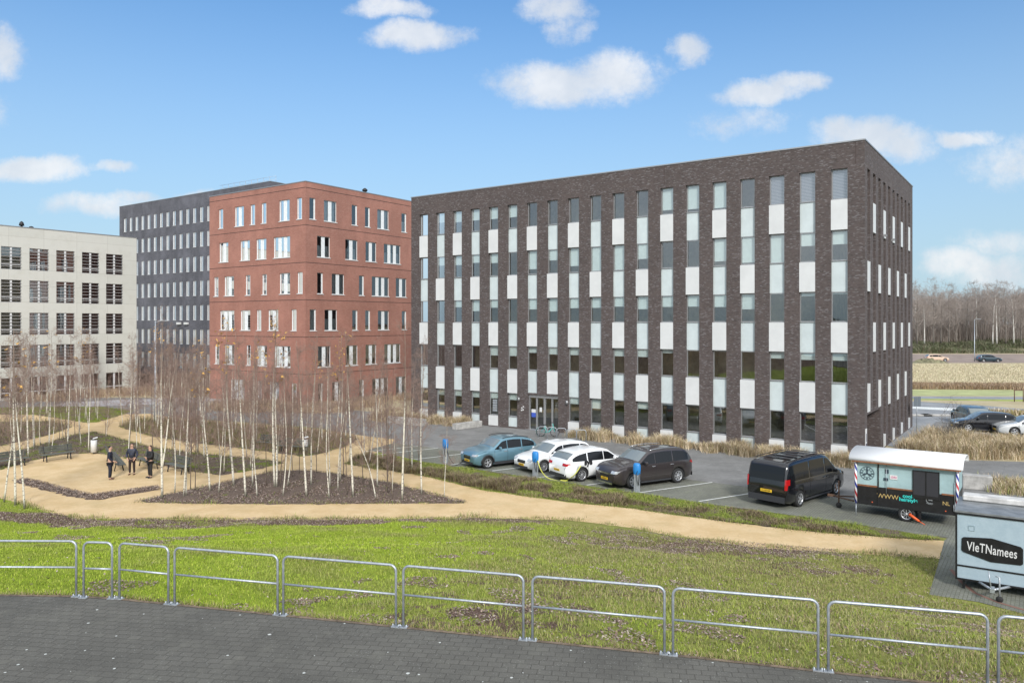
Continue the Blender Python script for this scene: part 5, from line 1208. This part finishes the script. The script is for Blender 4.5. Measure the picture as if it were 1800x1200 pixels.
def segs_mesh(S, sides=3):
    """S: array rows (x0,y0,z0,x1,y1,z1,r0,r1) -> prism mesh"""
    S = np.asarray(S, float); a, b = S[:, :3], S[:, 3:6]; d = b - a; d /= np.linalg.norm(d, axis=1)[:, None] + 1e-9
    ref = np.where(np.abs(d[:, 2:3]) < .9, np.array([[0, 0, 1.]]), np.array([[1., 0, 0]])); u = np.cross(d, ref); u /= np.linalg.norm(u, axis=1)[:, None]; w = np.cross(d, u); V = []
    for e, r in ((a, S[:, 6]), (b, S[:, 7])):
        for k in range(sides): t = 2 * math.pi * k / sides; V.append(e + (u * math.cos(t) + w * math.sin(t)) * r[:, None])
    V = np.stack(V, 1).reshape(-1, 3); base = np.arange(len(S))[:, None] * 2 * sides
    Fc = np.concatenate([np.stack([base[:, 0] + k, base[:, 0] + (k + 1) % sides, base[:, 0] + sides + (k + 1) % sides, base[:, 0] + sides + k], 1) for k in range(sides)]); return V, Fc
def grow(S, p, d, L, r, depth, rg, up=.12, n=3, nb=5, sub=.5, spread=.75, wob=.14):
    p = np.array(p, float); d = np.array(d, float); st = L / n; pts = [p]
    for i in range(n):
        d = d + rg.normal(0, wob, 3) + np.array([0, 0, up]); d /= np.linalg.norm(d); q = p + d * st
        S.append([*p, *q, r * (1 - i / n * .7), r * (1 - (i + 1) / n * .7)]); p = q; pts.append(p)
    if depth > 0:
        for k in range(nb):
            f = rg.uniform(.2, .98) * n; i = min(int(f), n - 1); o = pts[i] + (pts[i + 1] - pts[i]) * (f - i); v = rg.normal(0, 1, 3); v -= d * (v @ d); v /= np.linalg.norm(v); nd = d * (1 - spread * .5) + v * spread; nd /= np.linalg.norm(nd)
            grow(S, o, nd, L * sub * rg.uniform(.7, 1.2), max(r * .55, .0034), depth - 1, rg, up, 2 if depth == 1 else n, max(2, nb - 1), sub, spread, wob)
def make_birch(seed, H, r0, dense, dark=False, low=.28, twin=False, leaves=0):
    rg = np.random.default_rng(seed); t = thing('birch_tree', 'bare birch', 'tree', (0, -50 - seed, 0)); mb = MB(); C = []
    stems = [((0, 0), H, r0)] + ([((-.5, .1), H * .86, r0 * .72)] if twin else [])
    for si, ((lx, ly), h, r) in enumerate(stems):
        n = 14; z0 = .0 if si == 0 else 1.3; cx = rg.uniform(-.10, .10, 4); pts = []
        for i in range(n + 1):
            f = i / n; lean = (lx * 1.9 * f, ly * f) if si else (0, 0)
            pts.append(Vector((cx[0] * math.sin(f * 5 + cx[1] * 20) * 1.3 + lean[0] + (.0 if not si else 0), cx[2] * math.sin(f * 4 + cx[3] * 20) * 1.3 + lean[1], z0 + (h - z0) * f)))
        off = pts[0].copy(); 
        if si == 0: pts = [p - Vector((off.x, off.y, 0)) for p in pts]; main = pts
        else:
            base = main[2]; pts = [p - Vector((off.x, off.y, 0)) + Vector((base.x, base.y, 0)) for p in pts]
        mb.tube(pts, [max(r * (1 - .86 * (i / n) ** .9), .006) for i in range(n + 1)], 7)
        nbr = int(dense * (1 if si == 0 else .6))
        for k in range(nbr):
            f = low + (1 - low) * (rg.uniform(0, 1) ** .85) * .98; q = f * n; i = min(int(q), n - 1); o = pts[i].lerp(pts[i + 1], q - i); a = rg.uniform(0, 6.283); el = rg.uniform(.55, 1.05)
            L = (1.9 - 1.35 * f) * rg.uniform(.6, 1.15) * H / 8; grow(C, o, (math.cos(a) * math.cos(el), math.sin(a) * math.cos(el), math.sin(el)), L, .0115 * (1.3 - f), 2, rg, .07, 4, 6, .46)
    mb.build('trunk', M['birchd' if dark else 'birch'], t)
    V, Fc = segs_mesh(C); npmesh('crown', V, Fc, M['twig'], parent=t)
    if leaves:
        S = np.array(C); S = S[S[:, 2] > H * .68]; q = S[rg.integers(0, len(S), leaves), 3:6]; V = []
        for k in range(4): V.append(q + rg.normal(0, .05, (len(q), 3)))
        V = np.stack(V, 1).reshape(-1, 3); npmesh('leaves', V, np.arange(len(V)).reshape(-1, 4), M['gold'], parent=t)
    return t
protos = [make_birch(1, 8.0, .056, 34), make_birch(2, 7.4, .043, 32), make_birch(3, 8.6, .060, 38, leaves=60), make_birch(4, 6.8, .033, 30), make_birch(5, 7.8, .048, 34, leaves=22), make_birch(6, 8.2, .062, 34, twin=True),
          make_birch(7, 6.0, .024, 28, dark=True, low=.15), make_birch(8, 6.8, .028, 30, dark=True, low=.15), make_birch(9, 6.6, .034, 44, low=.18)]
CM = childmap(); used = set()
def plant(pi, x, y, h=1.0, rz=None, lean=(0, 0), label=None, group=None, z=0):
    o = protos[pi] if pi not in used else copy_tree(protos[pi], None, CM); used.add(pi)
    p = G(x, y) if z == 0 else Vector((x, y, z)); o.location = p; o.rotation_euler = (lean[0], lean[1], rng.uniform(0, 6.28) if rz is None else rz); o.scale = (1, 1, h)
    o['label'] = label; o['category'] = 'tree'; o['group'] = group; return o
# the birches one can tell apart, from left to right along the front
front = [(7, 884, 1, 1.0, 9), (27, 889, 0, 1.02, 0), (43, 896, 4, .97, -3), (61, 784, 1, 1, 0), (119, 784, 0, 1, 1), (285, 877, 5, 1.08, 0), (307, 869, 3, 1.1, 0), (327, 875, 1, .93, 2), (335, 861, 6, 1, 0), (343, 860, 6, .9, 0), (369, 867, 4, .9, -3), (411, 856, 2, 1, -2),
         (432, 875, 0, 1, -4), (452, 875, 3, .75, 0), (444, 856, 1, 1, 2), (483, 859, 2, 1.05, 0), (486, 860, 4, 1, 1), (497, 875, 3, .95, 1), (505, 857, 3, 1, 3), (539, 875, 0, .95, -4), (547, 856, 1, 1.05, 2), (579, 879, 3, .95, 0), (598, 848, 4, 1, 0), (621, 875, 0, 1.02, -3), (638, 853, 6, 1, 0),
         (661, 879, 3, .62, -17), (663, 859, 1, 1.0, 0), (681, 867, 7, 1, 0), (707, 881, 0, 1.1, 0), (741, 872, 1, 1.0, 1), (205, 834, 7, .01, 0)]
ordn = ['first', 'second', 'third', 'fourth', 'fifth', 'sixth', 'seventh', 'eighth', 'ninth', 'tenth', 'eleventh', 'twelfth', 'thirteenth', 'fourteenth', 'fifteenth', 'sixteenth', 'seventeenth', 'eighteenth', 'nineteenth', 'twentieth']
tri_n = 0
special = {0: 'leaning birch at the left picture edge', 1: 'upright birch just right of the leaning one at the left edge', 2: 'birch standing at the left corner lawn, rooted lowest in the picture', 3: 'slender birch behind the leftmost bench', 4: 'white birch left of the litter bin', 5: 'forked birch with twin stems just right of the men',
           25: 'thin young birch leaning hard to the left', 28: 'tall straight birch at the right end of the leaf bed', 29: 'last birch on the right, nearest the leftmost charging post'}
for i, (x, y, pi, h, ln) in enumerate(front[:-1]):
    if i in special: lb = special[i]
    else: lb = '%s birch from the left rooted in the big triangular leaf bed, %s' % (ordn[tri_n] if tri_n < 20 else 'twenty-first', 'dark stemmed' if pi in (6, 7) else 'white stemmed'); tri_n += 1
    plant(pi, x, y, h, 0 if ln else None, (0, R(-ln) if False else R(ln if abs(ln) < 90 else 0) * (-1 if True else 1) * -1 if False else R(ln)), lb, 'birches of the sand garden')
def ordinal(n): return '%d%s' % (n, 'th' if 10 < n % 100 < 14 else {1: 'st', 2: 'nd', 3: 'rd'}.get(n % 10, 'th'))
def many(bed, n, ids, lb, ymin=0, hs=(.62, 1.05)):
    q = scatter(bed, n * 3); keep = []
    for p in q:
        if all((p[0] - k[0]) ** 2 + (p[1] - k[1]) ** 2 > .55 for k in keep): keep.append(p)
        if len(keep) == n: break
    keep.sort(key=lambda p: p[0] / p[1])
    for ki, p in enumerate(keep):
        o = plant(int(rng.choice(ids)), 0, 0, rng.uniform(*hs), None, (R(rng.normal(0, 2.2)), R(rng.normal(0, 2.2))), '%s, %s from the left' % (lb, ordinal(ki + 1)), 'birches of the sand garden', z=0)
        o.location = (p[0], p[1], 0); s = o.scale[2]; o.scale = (s, s, s)
_G = G
def Gsafe(x, y, z=0): return _G(x, max(y, HY + 5), z)
G = Gsafe
many(BED['tri'], 20, [6, 7, 3], 'thin bare birch growing inside the triangular leaf bed')
many(BED['plaza'], 52, [0, 1, 3, 4, 7, 8], 'bare birch in the bed behind the sandy plaza')
many(BED['mid'], 46, [1, 3, 7, 8, 0, 2], 'bare birch in the middle bed by the paired benches')
many(BED['top'], 28, [1, 3, 8, 4], 'bare birch in the far grassy bed by the road')
many(BED['left'], 34, [0, 1, 8, 3], 'bare birch in the left-hand bed')
many(PX([(601, 813), (655, 800), (720, 820), (750, 838), (700, 832)]), 9, [1, 7, 6, 3], 'bare birch in the heather beside the bays', hs=(.7, .95))
many(PX([(-250, 700), (100, 706), (250, 698), (395, 692), (395, 684), (250, 688), (-250, 692)]), 26, [8, 3, 1, 2], 'bare birch in the dry grass before the beige block', hs=(.7, 1.0))
many(PX([(240, 684), (372, 684), (372, 672), (240, 674)]), 20, [8, 3, 6], 'bare birch before the slate block', hs=(.6, .85))
many(PX([(380, 718), (640, 712), (600, 708), (380, 712)]), 9, [1, 3, 8], 'bare birch at the foot of the red block', hs=(.6, .85))
for i, o in enumerate(protos):
    if i not in used:
        for k in kids(o): bpy.data.objects.remove(k)
        bpy.data.objects.remove(o)

# wood on the right
def make_big(seed, H, barkm, dense=17, spread=.8):
    rg = np.random.default_rng(seed); t = thing('bare_tree', 'bare tree', 'tree', (0, -90, 0)); T = []; C = []
    mb = MB(); n = 8; cx = rg.uniform(-.5, .5, 2); pts = [Vector((cx[0] * (i / n) ** 2, cx[1] * (i / n) ** 2, H * .82 * i / n)) for i in range(n + 1)]; mb.tube(pts, [max(.24 * (1 - .85 * i / n), .03) for i in range(n + 1)], 7); mb.build('trunk', barkm, t)
    for k in range(dense):
        f = rg.uniform(.25, 1.0); q = f * n; i = min(int(q), n - 1); o = pts[i].lerp(pts[i + 1], q - i); a = rg.uniform(0, 6.28); el = rg.uniform(.35, 1.2)
        grow(C, o, (math.cos(a) * math.cos(el), math.sin(a) * math.cos(el), math.sin(el)), H * (.42 - .2 * f) * rg.uniform(.7, 1.2), .075 * (1.25 - f), 3, rg, .10, 4, 5, .5, spread, .17)
    C = np.array(C); C[:, 6:] = np.maximum(C[:, 6:], .014); V, Fc = segs_mesh(C); npmesh('crown', V, Fc, M['ftwig'], parent=t); return t
M['ftwig'] = mat('grey_brown_wood_twigs', (.34, .29, .255), .9, var=.25, vscale=.3); M['fbark'] = mat('grey_bark', (.16, .14, .12), .9, var=.3); M['fbirch'] = mat('far_birch_bark', (.55, .53, .48), .8, var=.25, vscale=.8)
bigs = [make_big(11, 17, M['fbark']), make_big(12, 15, M['fbark']), make_big(13, 16, M['fbirch'], 13, .55), make_big(14, 13, M['fbark'], 15)]
CM = childmap(); ub = set()
spots = []
for i, px in enumerate([1612, 1625, 1641, 1654, 1668, 1681, 1699, 1716, 1731, 1745, 1752, 1768, 1782, 1795, 1809, 1824]): spots.append((px, 222 + (i * 37 % 9) * 1.6, [0, 2, 0, 1, 0, 3, 1, 2, 1, 2, 2, 0, 2, 1, 0, 1][i]))
for i in range(170): spots.append((rng.uniform(1565, 1990), rng.uniform(236, 330), int(rng.integers(0, 4))))
for i, (px, Y, b) in enumerate(spots):
    o = bigs[b] if b not in ub else copy_tree(bigs[b], None, CM); ub.add(b)
    o.location = ((px - CX) / F * Y, Y, 2.4); o.rotation_euler = (0, 0, rng.uniform(0, 6.28)); s = rng.uniform(.78, 1.12) * (1 + (Y - 222) / 500); o.scale = (s, s, s)
    fr_ = i < 16
    if fr_: o['label'] = '%s bare tree from the left along the front edge of the wood' % ordn[i]; o['group'] = 'front trees of the wood'
    else: o['label'] = 'bare tree deep in the wood behind the field'; o['group'] = 'trees deep in the wood'

# ------------------------------------------------------------------ grasses, leaves, shrubs (stuff)
def blades(name, P, h, w, lean, cols, label, z=None, m='blade', curve=.5, cat=None, parent=None):
    n = len(P); z = np.zeros(n) if z is None else z; a = rng.uniform(0, 6.283, n); h = h * np.ones(n); w = w * np.ones(n)
    dirx, diry = np.cos(a), np.sin(a); l = lean * rng.uniform(.3, 1.2, n) * h; b = rng.uniform(0, 6.283, n)
    base = np.column_stack([P[:, 0], P[:, 1], z - .01]); sx = np.column_stack([-diry, dirx, np.zeros(n)]) * (w / 2)[:, None]
    mid = base + np.column_stack([dirx * l * .35, diry * l * .35, h * .6]); tip = base + np.column_stack([dirx * l, diry * l, h * (1 - curve * .25)])
    V = np.stack([base - sx, base + sx, mid + sx * .75, mid - sx * .75, tip + sx * .15, tip - sx * .15], 1).reshape(-1, 3); k = np.arange(n)[:, None] * 6
    Fc = np.concatenate([k + np.array([[0, 1, 2, 3]]), k + np.array([[3, 2, 4, 5]])]); C = np.repeat(cols, 6, 0)
    o = npmesh(name, V, Fc, M[m], C, parent); return tag(o, label, cat or 'grass', kind='stuff')
def pick(n, pal, var=.25):
    pal = np.array(pal); c = pal[rng.integers(0, len(pal), n)]; return c * rng.uniform(1 - var, 1 + var, (n, 1))
lawn = low_edge + deck_edge[::-1]
vis = [G(x, y) for x, y in [(-60, 876), (45, 886), (140, 911), (850, 909), (1180, 941), (1652, 981), (1633, 1045), (1850, 1090)]] + [G(x, y, DZ) for x, y in [(1900, 1225), (1445, 1180), (925, 1125), (490, 1081), (200, 1052), (-60, 1045)]]
P = scatter(vis, 300000); zt_ = terrain(P); mk = masks(P); nz = snoise(P, 1.1, 21); nz2 = snoise(P, 3.1, 22)
rt = np.clip((P[:, 0] + 4) / 9, 0, 1)
leafy = (mk[:, 0] + nz2 * .38 + nz * .25 + .06 * rt > .56) | (rng.uniform(0, 1, len(P)) < .015 + .06 * rt)
keepm = (~leafy) | (rng.uniform(0, 1, len(P)) < .18); Pg, zg, mg, ng = P[keepm], zt_[keepm], mk[keepm], (nz + nz2)[keepm]
wl = np.clip(mg[:, 1] + ng * .35, 0, 1)[:, None]
cl_ = pick(len(Pg), [(.20, .285, .022), (.29, .385, .035), (.41, .45, .08), (.26, .35, .03)]) * wl + pick(len(Pg), [(.18, .22, .04), (.27, .29, .07), (.36, .33, .14), (.15, .20, .04), (.25, .18, .11), (.33, .30, .15)]) * (1 - wl)
hh = rng.uniform(.03, .075, len(Pg)) * (1 + .5 * (1 - wl[:, 0]))
blades('lawn_grass', Pg, hh, .011, .9, cl_, 'short green winter lawn behind the rail, mossy on the left and worn on the right', zg)
# dead leaves
def leaves(name, P, z, label, size=.035, pal=((.12, .085, .065), (.20, .145, .115), (.29, .22, .18), (.40, .33, .28), (.24, .165, .13))):
    n = len(P); c = np.column_stack([P[:, 0], P[:, 1], z + rng.uniform(.0, .03, n)]); a = rng.uniform(0, 6.28, n); tl = rng.normal(0, .35, (n, 2)); s = size * rng.uniform(.5, 1.3, n); V = []
    for k, q in enumerate((0, 1.4, 3.14, 4.6)):
        x = np.cos(a + q) * s * (1 if k % 2 == 0 else .6); y = np.sin(a + q) * s * (1 if k % 2 == 0 else .6); V.append(c + np.column_stack([x, y, x * tl[:, 0] + y * tl[:, 1] + .012]))
    V = np.stack(V, 1).reshape(-1, 3); return tag(npmesh(name, V, np.arange(n * 4).reshape(-1, 4), M['blade'], np.repeat(pick(n, pal), 4, 0)), label, 'leaves', kind='stuff')
kl = leafy & (rng.uniform(0, 1, len(P)) < .8); leaves('fallen_leaves', P[kl], zt_[kl], 'brown fallen leaves strewn over the lawn', .026)
for k, n in (('tri', 22000), ('plaza', 9000), ('mid', 7000), ('strip', 5000), ('left', 4000)):
    q = scatter(BED[k], n); leaves('leaf_litter', q, np.full(len(q), .07 if k != 'strip' else .05), {'tri': 'brown leaf litter covering the triangular bed', 'plaza': 'brown leaf litter in the bed behind the plaza', 'mid': 'brown leaf litter in the middle bed', 'strip': 'strip of brown leaf litter bent across the plaza', 'left': 'brown leaf litter in the left-hand bed'}[k])
def tufts(poly, n, h, w, pal, label, name='dry_undergrowth', lean=.5, var=.3, z=.05, clump=0, per=1, cr=.2):
    if clump:
        c = scatter(poly, clump); q = np.repeat(c, per, 0) + rng.normal(0, cr, (len(c) * per, 2)); hh = np.repeat(rng.uniform(.45, 1.2, len(c)), per) * h * rng.uniform(.5, 1.1, len(q))
    else: q = scatter(poly, n); hh = h * rng.uniform(.4, 1.2, len(q))
    k = np.repeat(rng.uniform(.75, 1.2, clump), per)[:, None] if clump else 1
    return blades(name, q, hh, w, lean, pick(len(q), pal, var) * k, label, np.full(len(q), z))
scrub = [(.13, .10, .07), (.17, .15, .06), (.20, .20, .07), (.11, .075, .055), (.24, .19, .12), (.15, .17, .05)]
tufts(BED['mid'], 13000, .62, .018, scrub + [(.30, .20, .13), (.36, .27, .18)], 'low brown and olive undergrowth in the middle bed'); tufts(BED['left'], 9000, .55, .022, scrub + [(.30, .25, .14), (.32, .21, .14)], 'low dry undergrowth in the left-hand bed')
tufts(BED['top'], 7000, .16, .025, [(.18, .24, .04), (.25, .30, .05), (.20, .18, .07)], 'green grass in the far bed by the road', 'bed_grass'); tufts(BED['plaza'], 6000, .2, .02, scrub + [(.22, .30, .04)], 'patchy grass and weeds in the bed behind the plaza')
tufts(BED['tri'], 2500, .12, .015, scrub + [(.22, .32, .04), (.18, .28, .03)], 'sparse weeds among the leaves of the triangular bed')
hedge = PX([(603, 815), (650, 797), (665, 800), (700, 806), (750, 813.5), (1000, 848), (1100, 863), (1230, 885.5), (1330, 898), (1450, 914), (1560, 930), (1655, 948), (1640, 950), (1550, 943), (1450, 936), (1330, 923), (1200, 905), (1100, 891), (1000, 881), (850, 860), (760, 839), (690, 828)])
hb = sheet('heather_bank', hedge, .03, M['bed'], rag=.08); hb.data.attributes.new('moss', 'FLOAT', 'POINT').data.foreach_set('value', np.full(len(hb.data.vertices), .12, np.float32))
q = scatter(hedge, 60000); lp = np.clip((q[:, 0] + 6) / 10, 0, 1); loc = (q - np.array(A0[:2])) @ np.array(D2[:2]); edge = np.clip((loc + 17.4) / 1.6, 0, 1)   # 1 at the kerb side
gsel = (edge + snoise(q, 2, 31) * .5 + lp * .38) > .62; hgt = np.where(gsel, .09, .30 - .15 * lp) * rng.uniform(.35, 1.3, len(q)) * np.clip(.9 + .6 * snoise(q, 2.6, 5), .25, 1.8)
hc = np.where(gsel[:, None], pick(len(q), [(.18, .24, .04), (.25, .31, .05), (.28, .27, .09)]), pick(len(q), [(.14, .095, .07), (.20, .15, .10), (.24, .21, .09), (.16, .17, .05), (.30, .22, .15), (.10, .065, .05)]))
blades('heather', q, hgt, .016, 1.2, hc, 'strip of heather, moss and grass between the bays and the sand path', np.full(len(q), .03), cat='ground cover')
straw = [(.54, .42, .27), (.62, .51, .35), (.42, .31, .19), (.68, .58, .43), (.33, .24, .14), (.30, .28, .12)]
def fc(a, b): return Lc(a, b)
tufts([Lc(-2.3, -.2), Lc(-.35, -.2), Lc(-.35, 20.0), Lc(-2.1, 20.0)], 0, .85, .018, straw, 'row of straw coloured ornamental grass clumps along the dark office', 'ornamental_grass', .8, clump=66, per=360, cr=.23, z=0)
tufts([Lc(-2.0, 30.2), Lc(-.3, 30.2), Lc(-.3, 36.6), Lc(-1.6, 36.6)], 0, .8, .02, straw, 'straw coloured grass clump at the left end of the dark office', 'ornamental_grass', .8, clump=26, per=300, cr=.28, z=0)
tufts(PX([(648, 735), (690, 728), (722, 733), (735, 742), (680, 742)]), 0, .9, .02, straw, 'straw coloured grass clump behind the long concrete block', 'ornamental_grass', .8, clump=34, per=260, cr=.35, z=0)
tufts(PX([(1590, 792), (1640, 768), (1665, 772), (1800, 782), (1900, 786), (1900, 806), (1800, 808), (1705, 806), (1600, 800)]), 0, 1.0, .022, straw, 'broad bed of straw coloured grass behind the hairdresser trailer', 'ornamental_grass', .7, clump=290, per=190, cr=.32, z=0)
tufts(PX([(1745, 850), (1830, 858), (1830, 872), (1750, 868)]), 0, .6, .02, straw + [(.30, .34, .08)], 'dry grass clump to the right of the stained concrete block', 'ornamental_grass', .7, clump=26, per=160, cr=.3, z=0)
tufts([Lc(-2.3, -2.3), Lc(-.3, -2.3), Lc(-.3, -.3), Lc(-2.3, -.3)], 0, .55, .02, straw + [(.25, .28, .08)], 'low dry grass at the right end of the dark office', 'ornamental_grass', .7, clump=20, per=160, cr=.3, z=0)
dry = [(.36, .26, .17), (.44, .33, .22), (.30, .21, .14), (.48, .38, .25)]
tufts(PX([(380, 724), (600, 726), (640, 716), (690, 704), (735, 703), (735, 697), (640, 704), (380, 713)]), 0, .9, .03, dry, 'dry grass band at the foot of the red block', 'ornamental_grass', .6, clump=160, per=110, cr=.6, z=0)
tufts(PX([(-300, 708), (0, 706), (110, 705), (240, 696), (380, 690), (380, 680), (240, 684), (0, 692), (-300, 695)]), 0, 1.0, .035, dry, 'dry grass band before the beige block', 'ornamental_grass', .6, clump=260, per=90, cr=.7, z=0)
tufts(PX([(235, 682), (400, 686), (400, 668), (235, 670)]), 0, 1.6, .05, [(.22, .16, .13), (.28, .20, .15), (.34, .25, .17)], 'reddish brown thicket before the slate block', 'dry_undergrowth', .6, clump=160, per=90, cr=.9, z=0)
tufts(PX([(1580, 641), (1900, 641), (2000, 684), (1580, 684)]), 110000, .30, .05, [(.62, .55, .38), (.70, .63, .46), (.52, .44, .31), (.44, .36, .26), (.52, .50, .30)], 'rough straw coloured grass of the far field', 'field_grass', .6)
tufts(PX([(1580, 677), (1900, 680), (1900, 686), (1580, 684)]), 16000, .6, .05, [(.40, .30, .22), (.36, .26, .15), (.24, .16, .10)], 'brown weed band at the near edge of the field', 'field_weeds', .6)
q = np.column_stack([rng.uniform(104, 190, 50000), rng.uniform(212, 234, 50000)]); blades('bramble_bank', q, rng.uniform(.3, 1.4, len(q)) * np.clip(1 + .7 * snoise(q, .4, 6), .2, 2), .10, 1.1, pick(len(q), [(.10, .13, .06), (.14, .17, .08), (.20, .19, .12), (.24, .20, .15), (.13, .14, .08)]), 'green bramble bank at the foot of the wood', terrain(q), cat='brambles')
q = np.column_stack([rng.uniform(100, 215, 90000), rng.uniform(232, 310, 90000)]); blades('wood_undergrowth', q, rng.uniform(.8, 6.5, len(q)) * np.clip(1 + .5 * snoise(q, .15, 8), .3, 2), .07, .5, pick(len(q), [(.30, .25, .215), (.35, .30, .26), (.25, .205, .175)]), 'brown undergrowth filling the wood', terrain(q), cat='undergrowth')
tufts(PX([(1728, 724), (1800, 727), (1900, 733), (1900, 742), (1790, 731)]), 2500, .5, .04, straw + [(.28, .28, .08)], 'dry weeds on the median strip', 'median_weeds', .6)
# bare shrub in the straw bed
sb = thing('bare_shrub', 'twiggy bare shrub sticking out of the straw grass before the black hatchback', 'shrub', G0(1674, 785), 0); C = []; rg = np.random.default_rng(4)
for k in range(9): a = rg.uniform(0, 6.28); grow(C, (0, 0, 0), (math.cos(a) * .35, math.sin(a) * .35, 1), rg.uniform(1.4, 2.7), .022, 2, rg, .1, 4, 5, .45)
V, Fc = segs_mesh(C); npmesh('branches', V, Fc, M['fbark'], parent=sb)

q = np.column_stack([rng.uniform(-260, 260, 26000), rng.uniform(-190, -140, 26000)]); blades('tree_belt', q, rng.uniform(5, 14, len(q)) * np.clip(1 + .4 * snoise(q, .05, 3), .4, 1.5), .5, .25, pick(len(q), [(.10, .085, .07), (.14, .12, .10), (.08, .09, .06)]), 'dark tree belt mirrored in the office windows', np.zeros(len(q)), cat='trees')

def along_edge(pts, n, wid):
    P = [Vector((p[0], p[1], 0)) for p in pts]; L = [(P[i + 1] - P[i]).length for i in range(len(P) - 1)]; w = np.array(L) / sum(L); idx = rng.choice(len(L), n, p=w); f = rng.uniform(0, 1, n)
    return np.array([tuple(P[i].lerp(P[i + 1], q))[:2] for i, q in zip(idx, f)]) + rng.normal(0, wid, (n, 2))
wp = [(.20, .26, .05), (.28, .30, .08), (.22, .17, .09), (.14, .17, .04), (.33, .27, .15)]
q = np.concatenate([along_edge(PX([(0, 875), (78, 898), (140, 911), (400, 913), (600, 912), (850, 909), (1000, 913), (1100, 925), (1180, 941), (1330, 961), (1500, 971), (1652, 981)]), 6000, .16), along_edge(PX([(603, 815), (690, 829), (760, 839), (850, 861), (1000, 882), (1100, 892), (1200, 906), (1330, 924), (1450, 937), (1640, 950)]), 4000, .14)]
    + [along_edge(BED[k] + [BED[k][0]], 2200, .10) for k in ('tri', 'plaza', 'mid', 'left', 'top')])
hs_ = rng.uniform(.04, .16, len(q)) * np.clip(.7 + .9 * snoise(q, 2.5, 41), .1, 2); blades('path_edge_weeds', q, hs_, .014, .9, pick(len(q), wp), 'low weeds creeping over the edges of the sand path', np.full(len(q), .02), cat='weeds')
q = np.concatenate([along_edge(de[2:-2], 9000, .10)]); q[:, 1] += .12; blades('deck_edge_grass', q, rng.uniform(.03, .11, len(q)), .010, 1.0, pick(len(q), wp + [(.30, .22, .12)]), 'ragged grass along the deck edge', terrain(q) + .02, cat='grass')
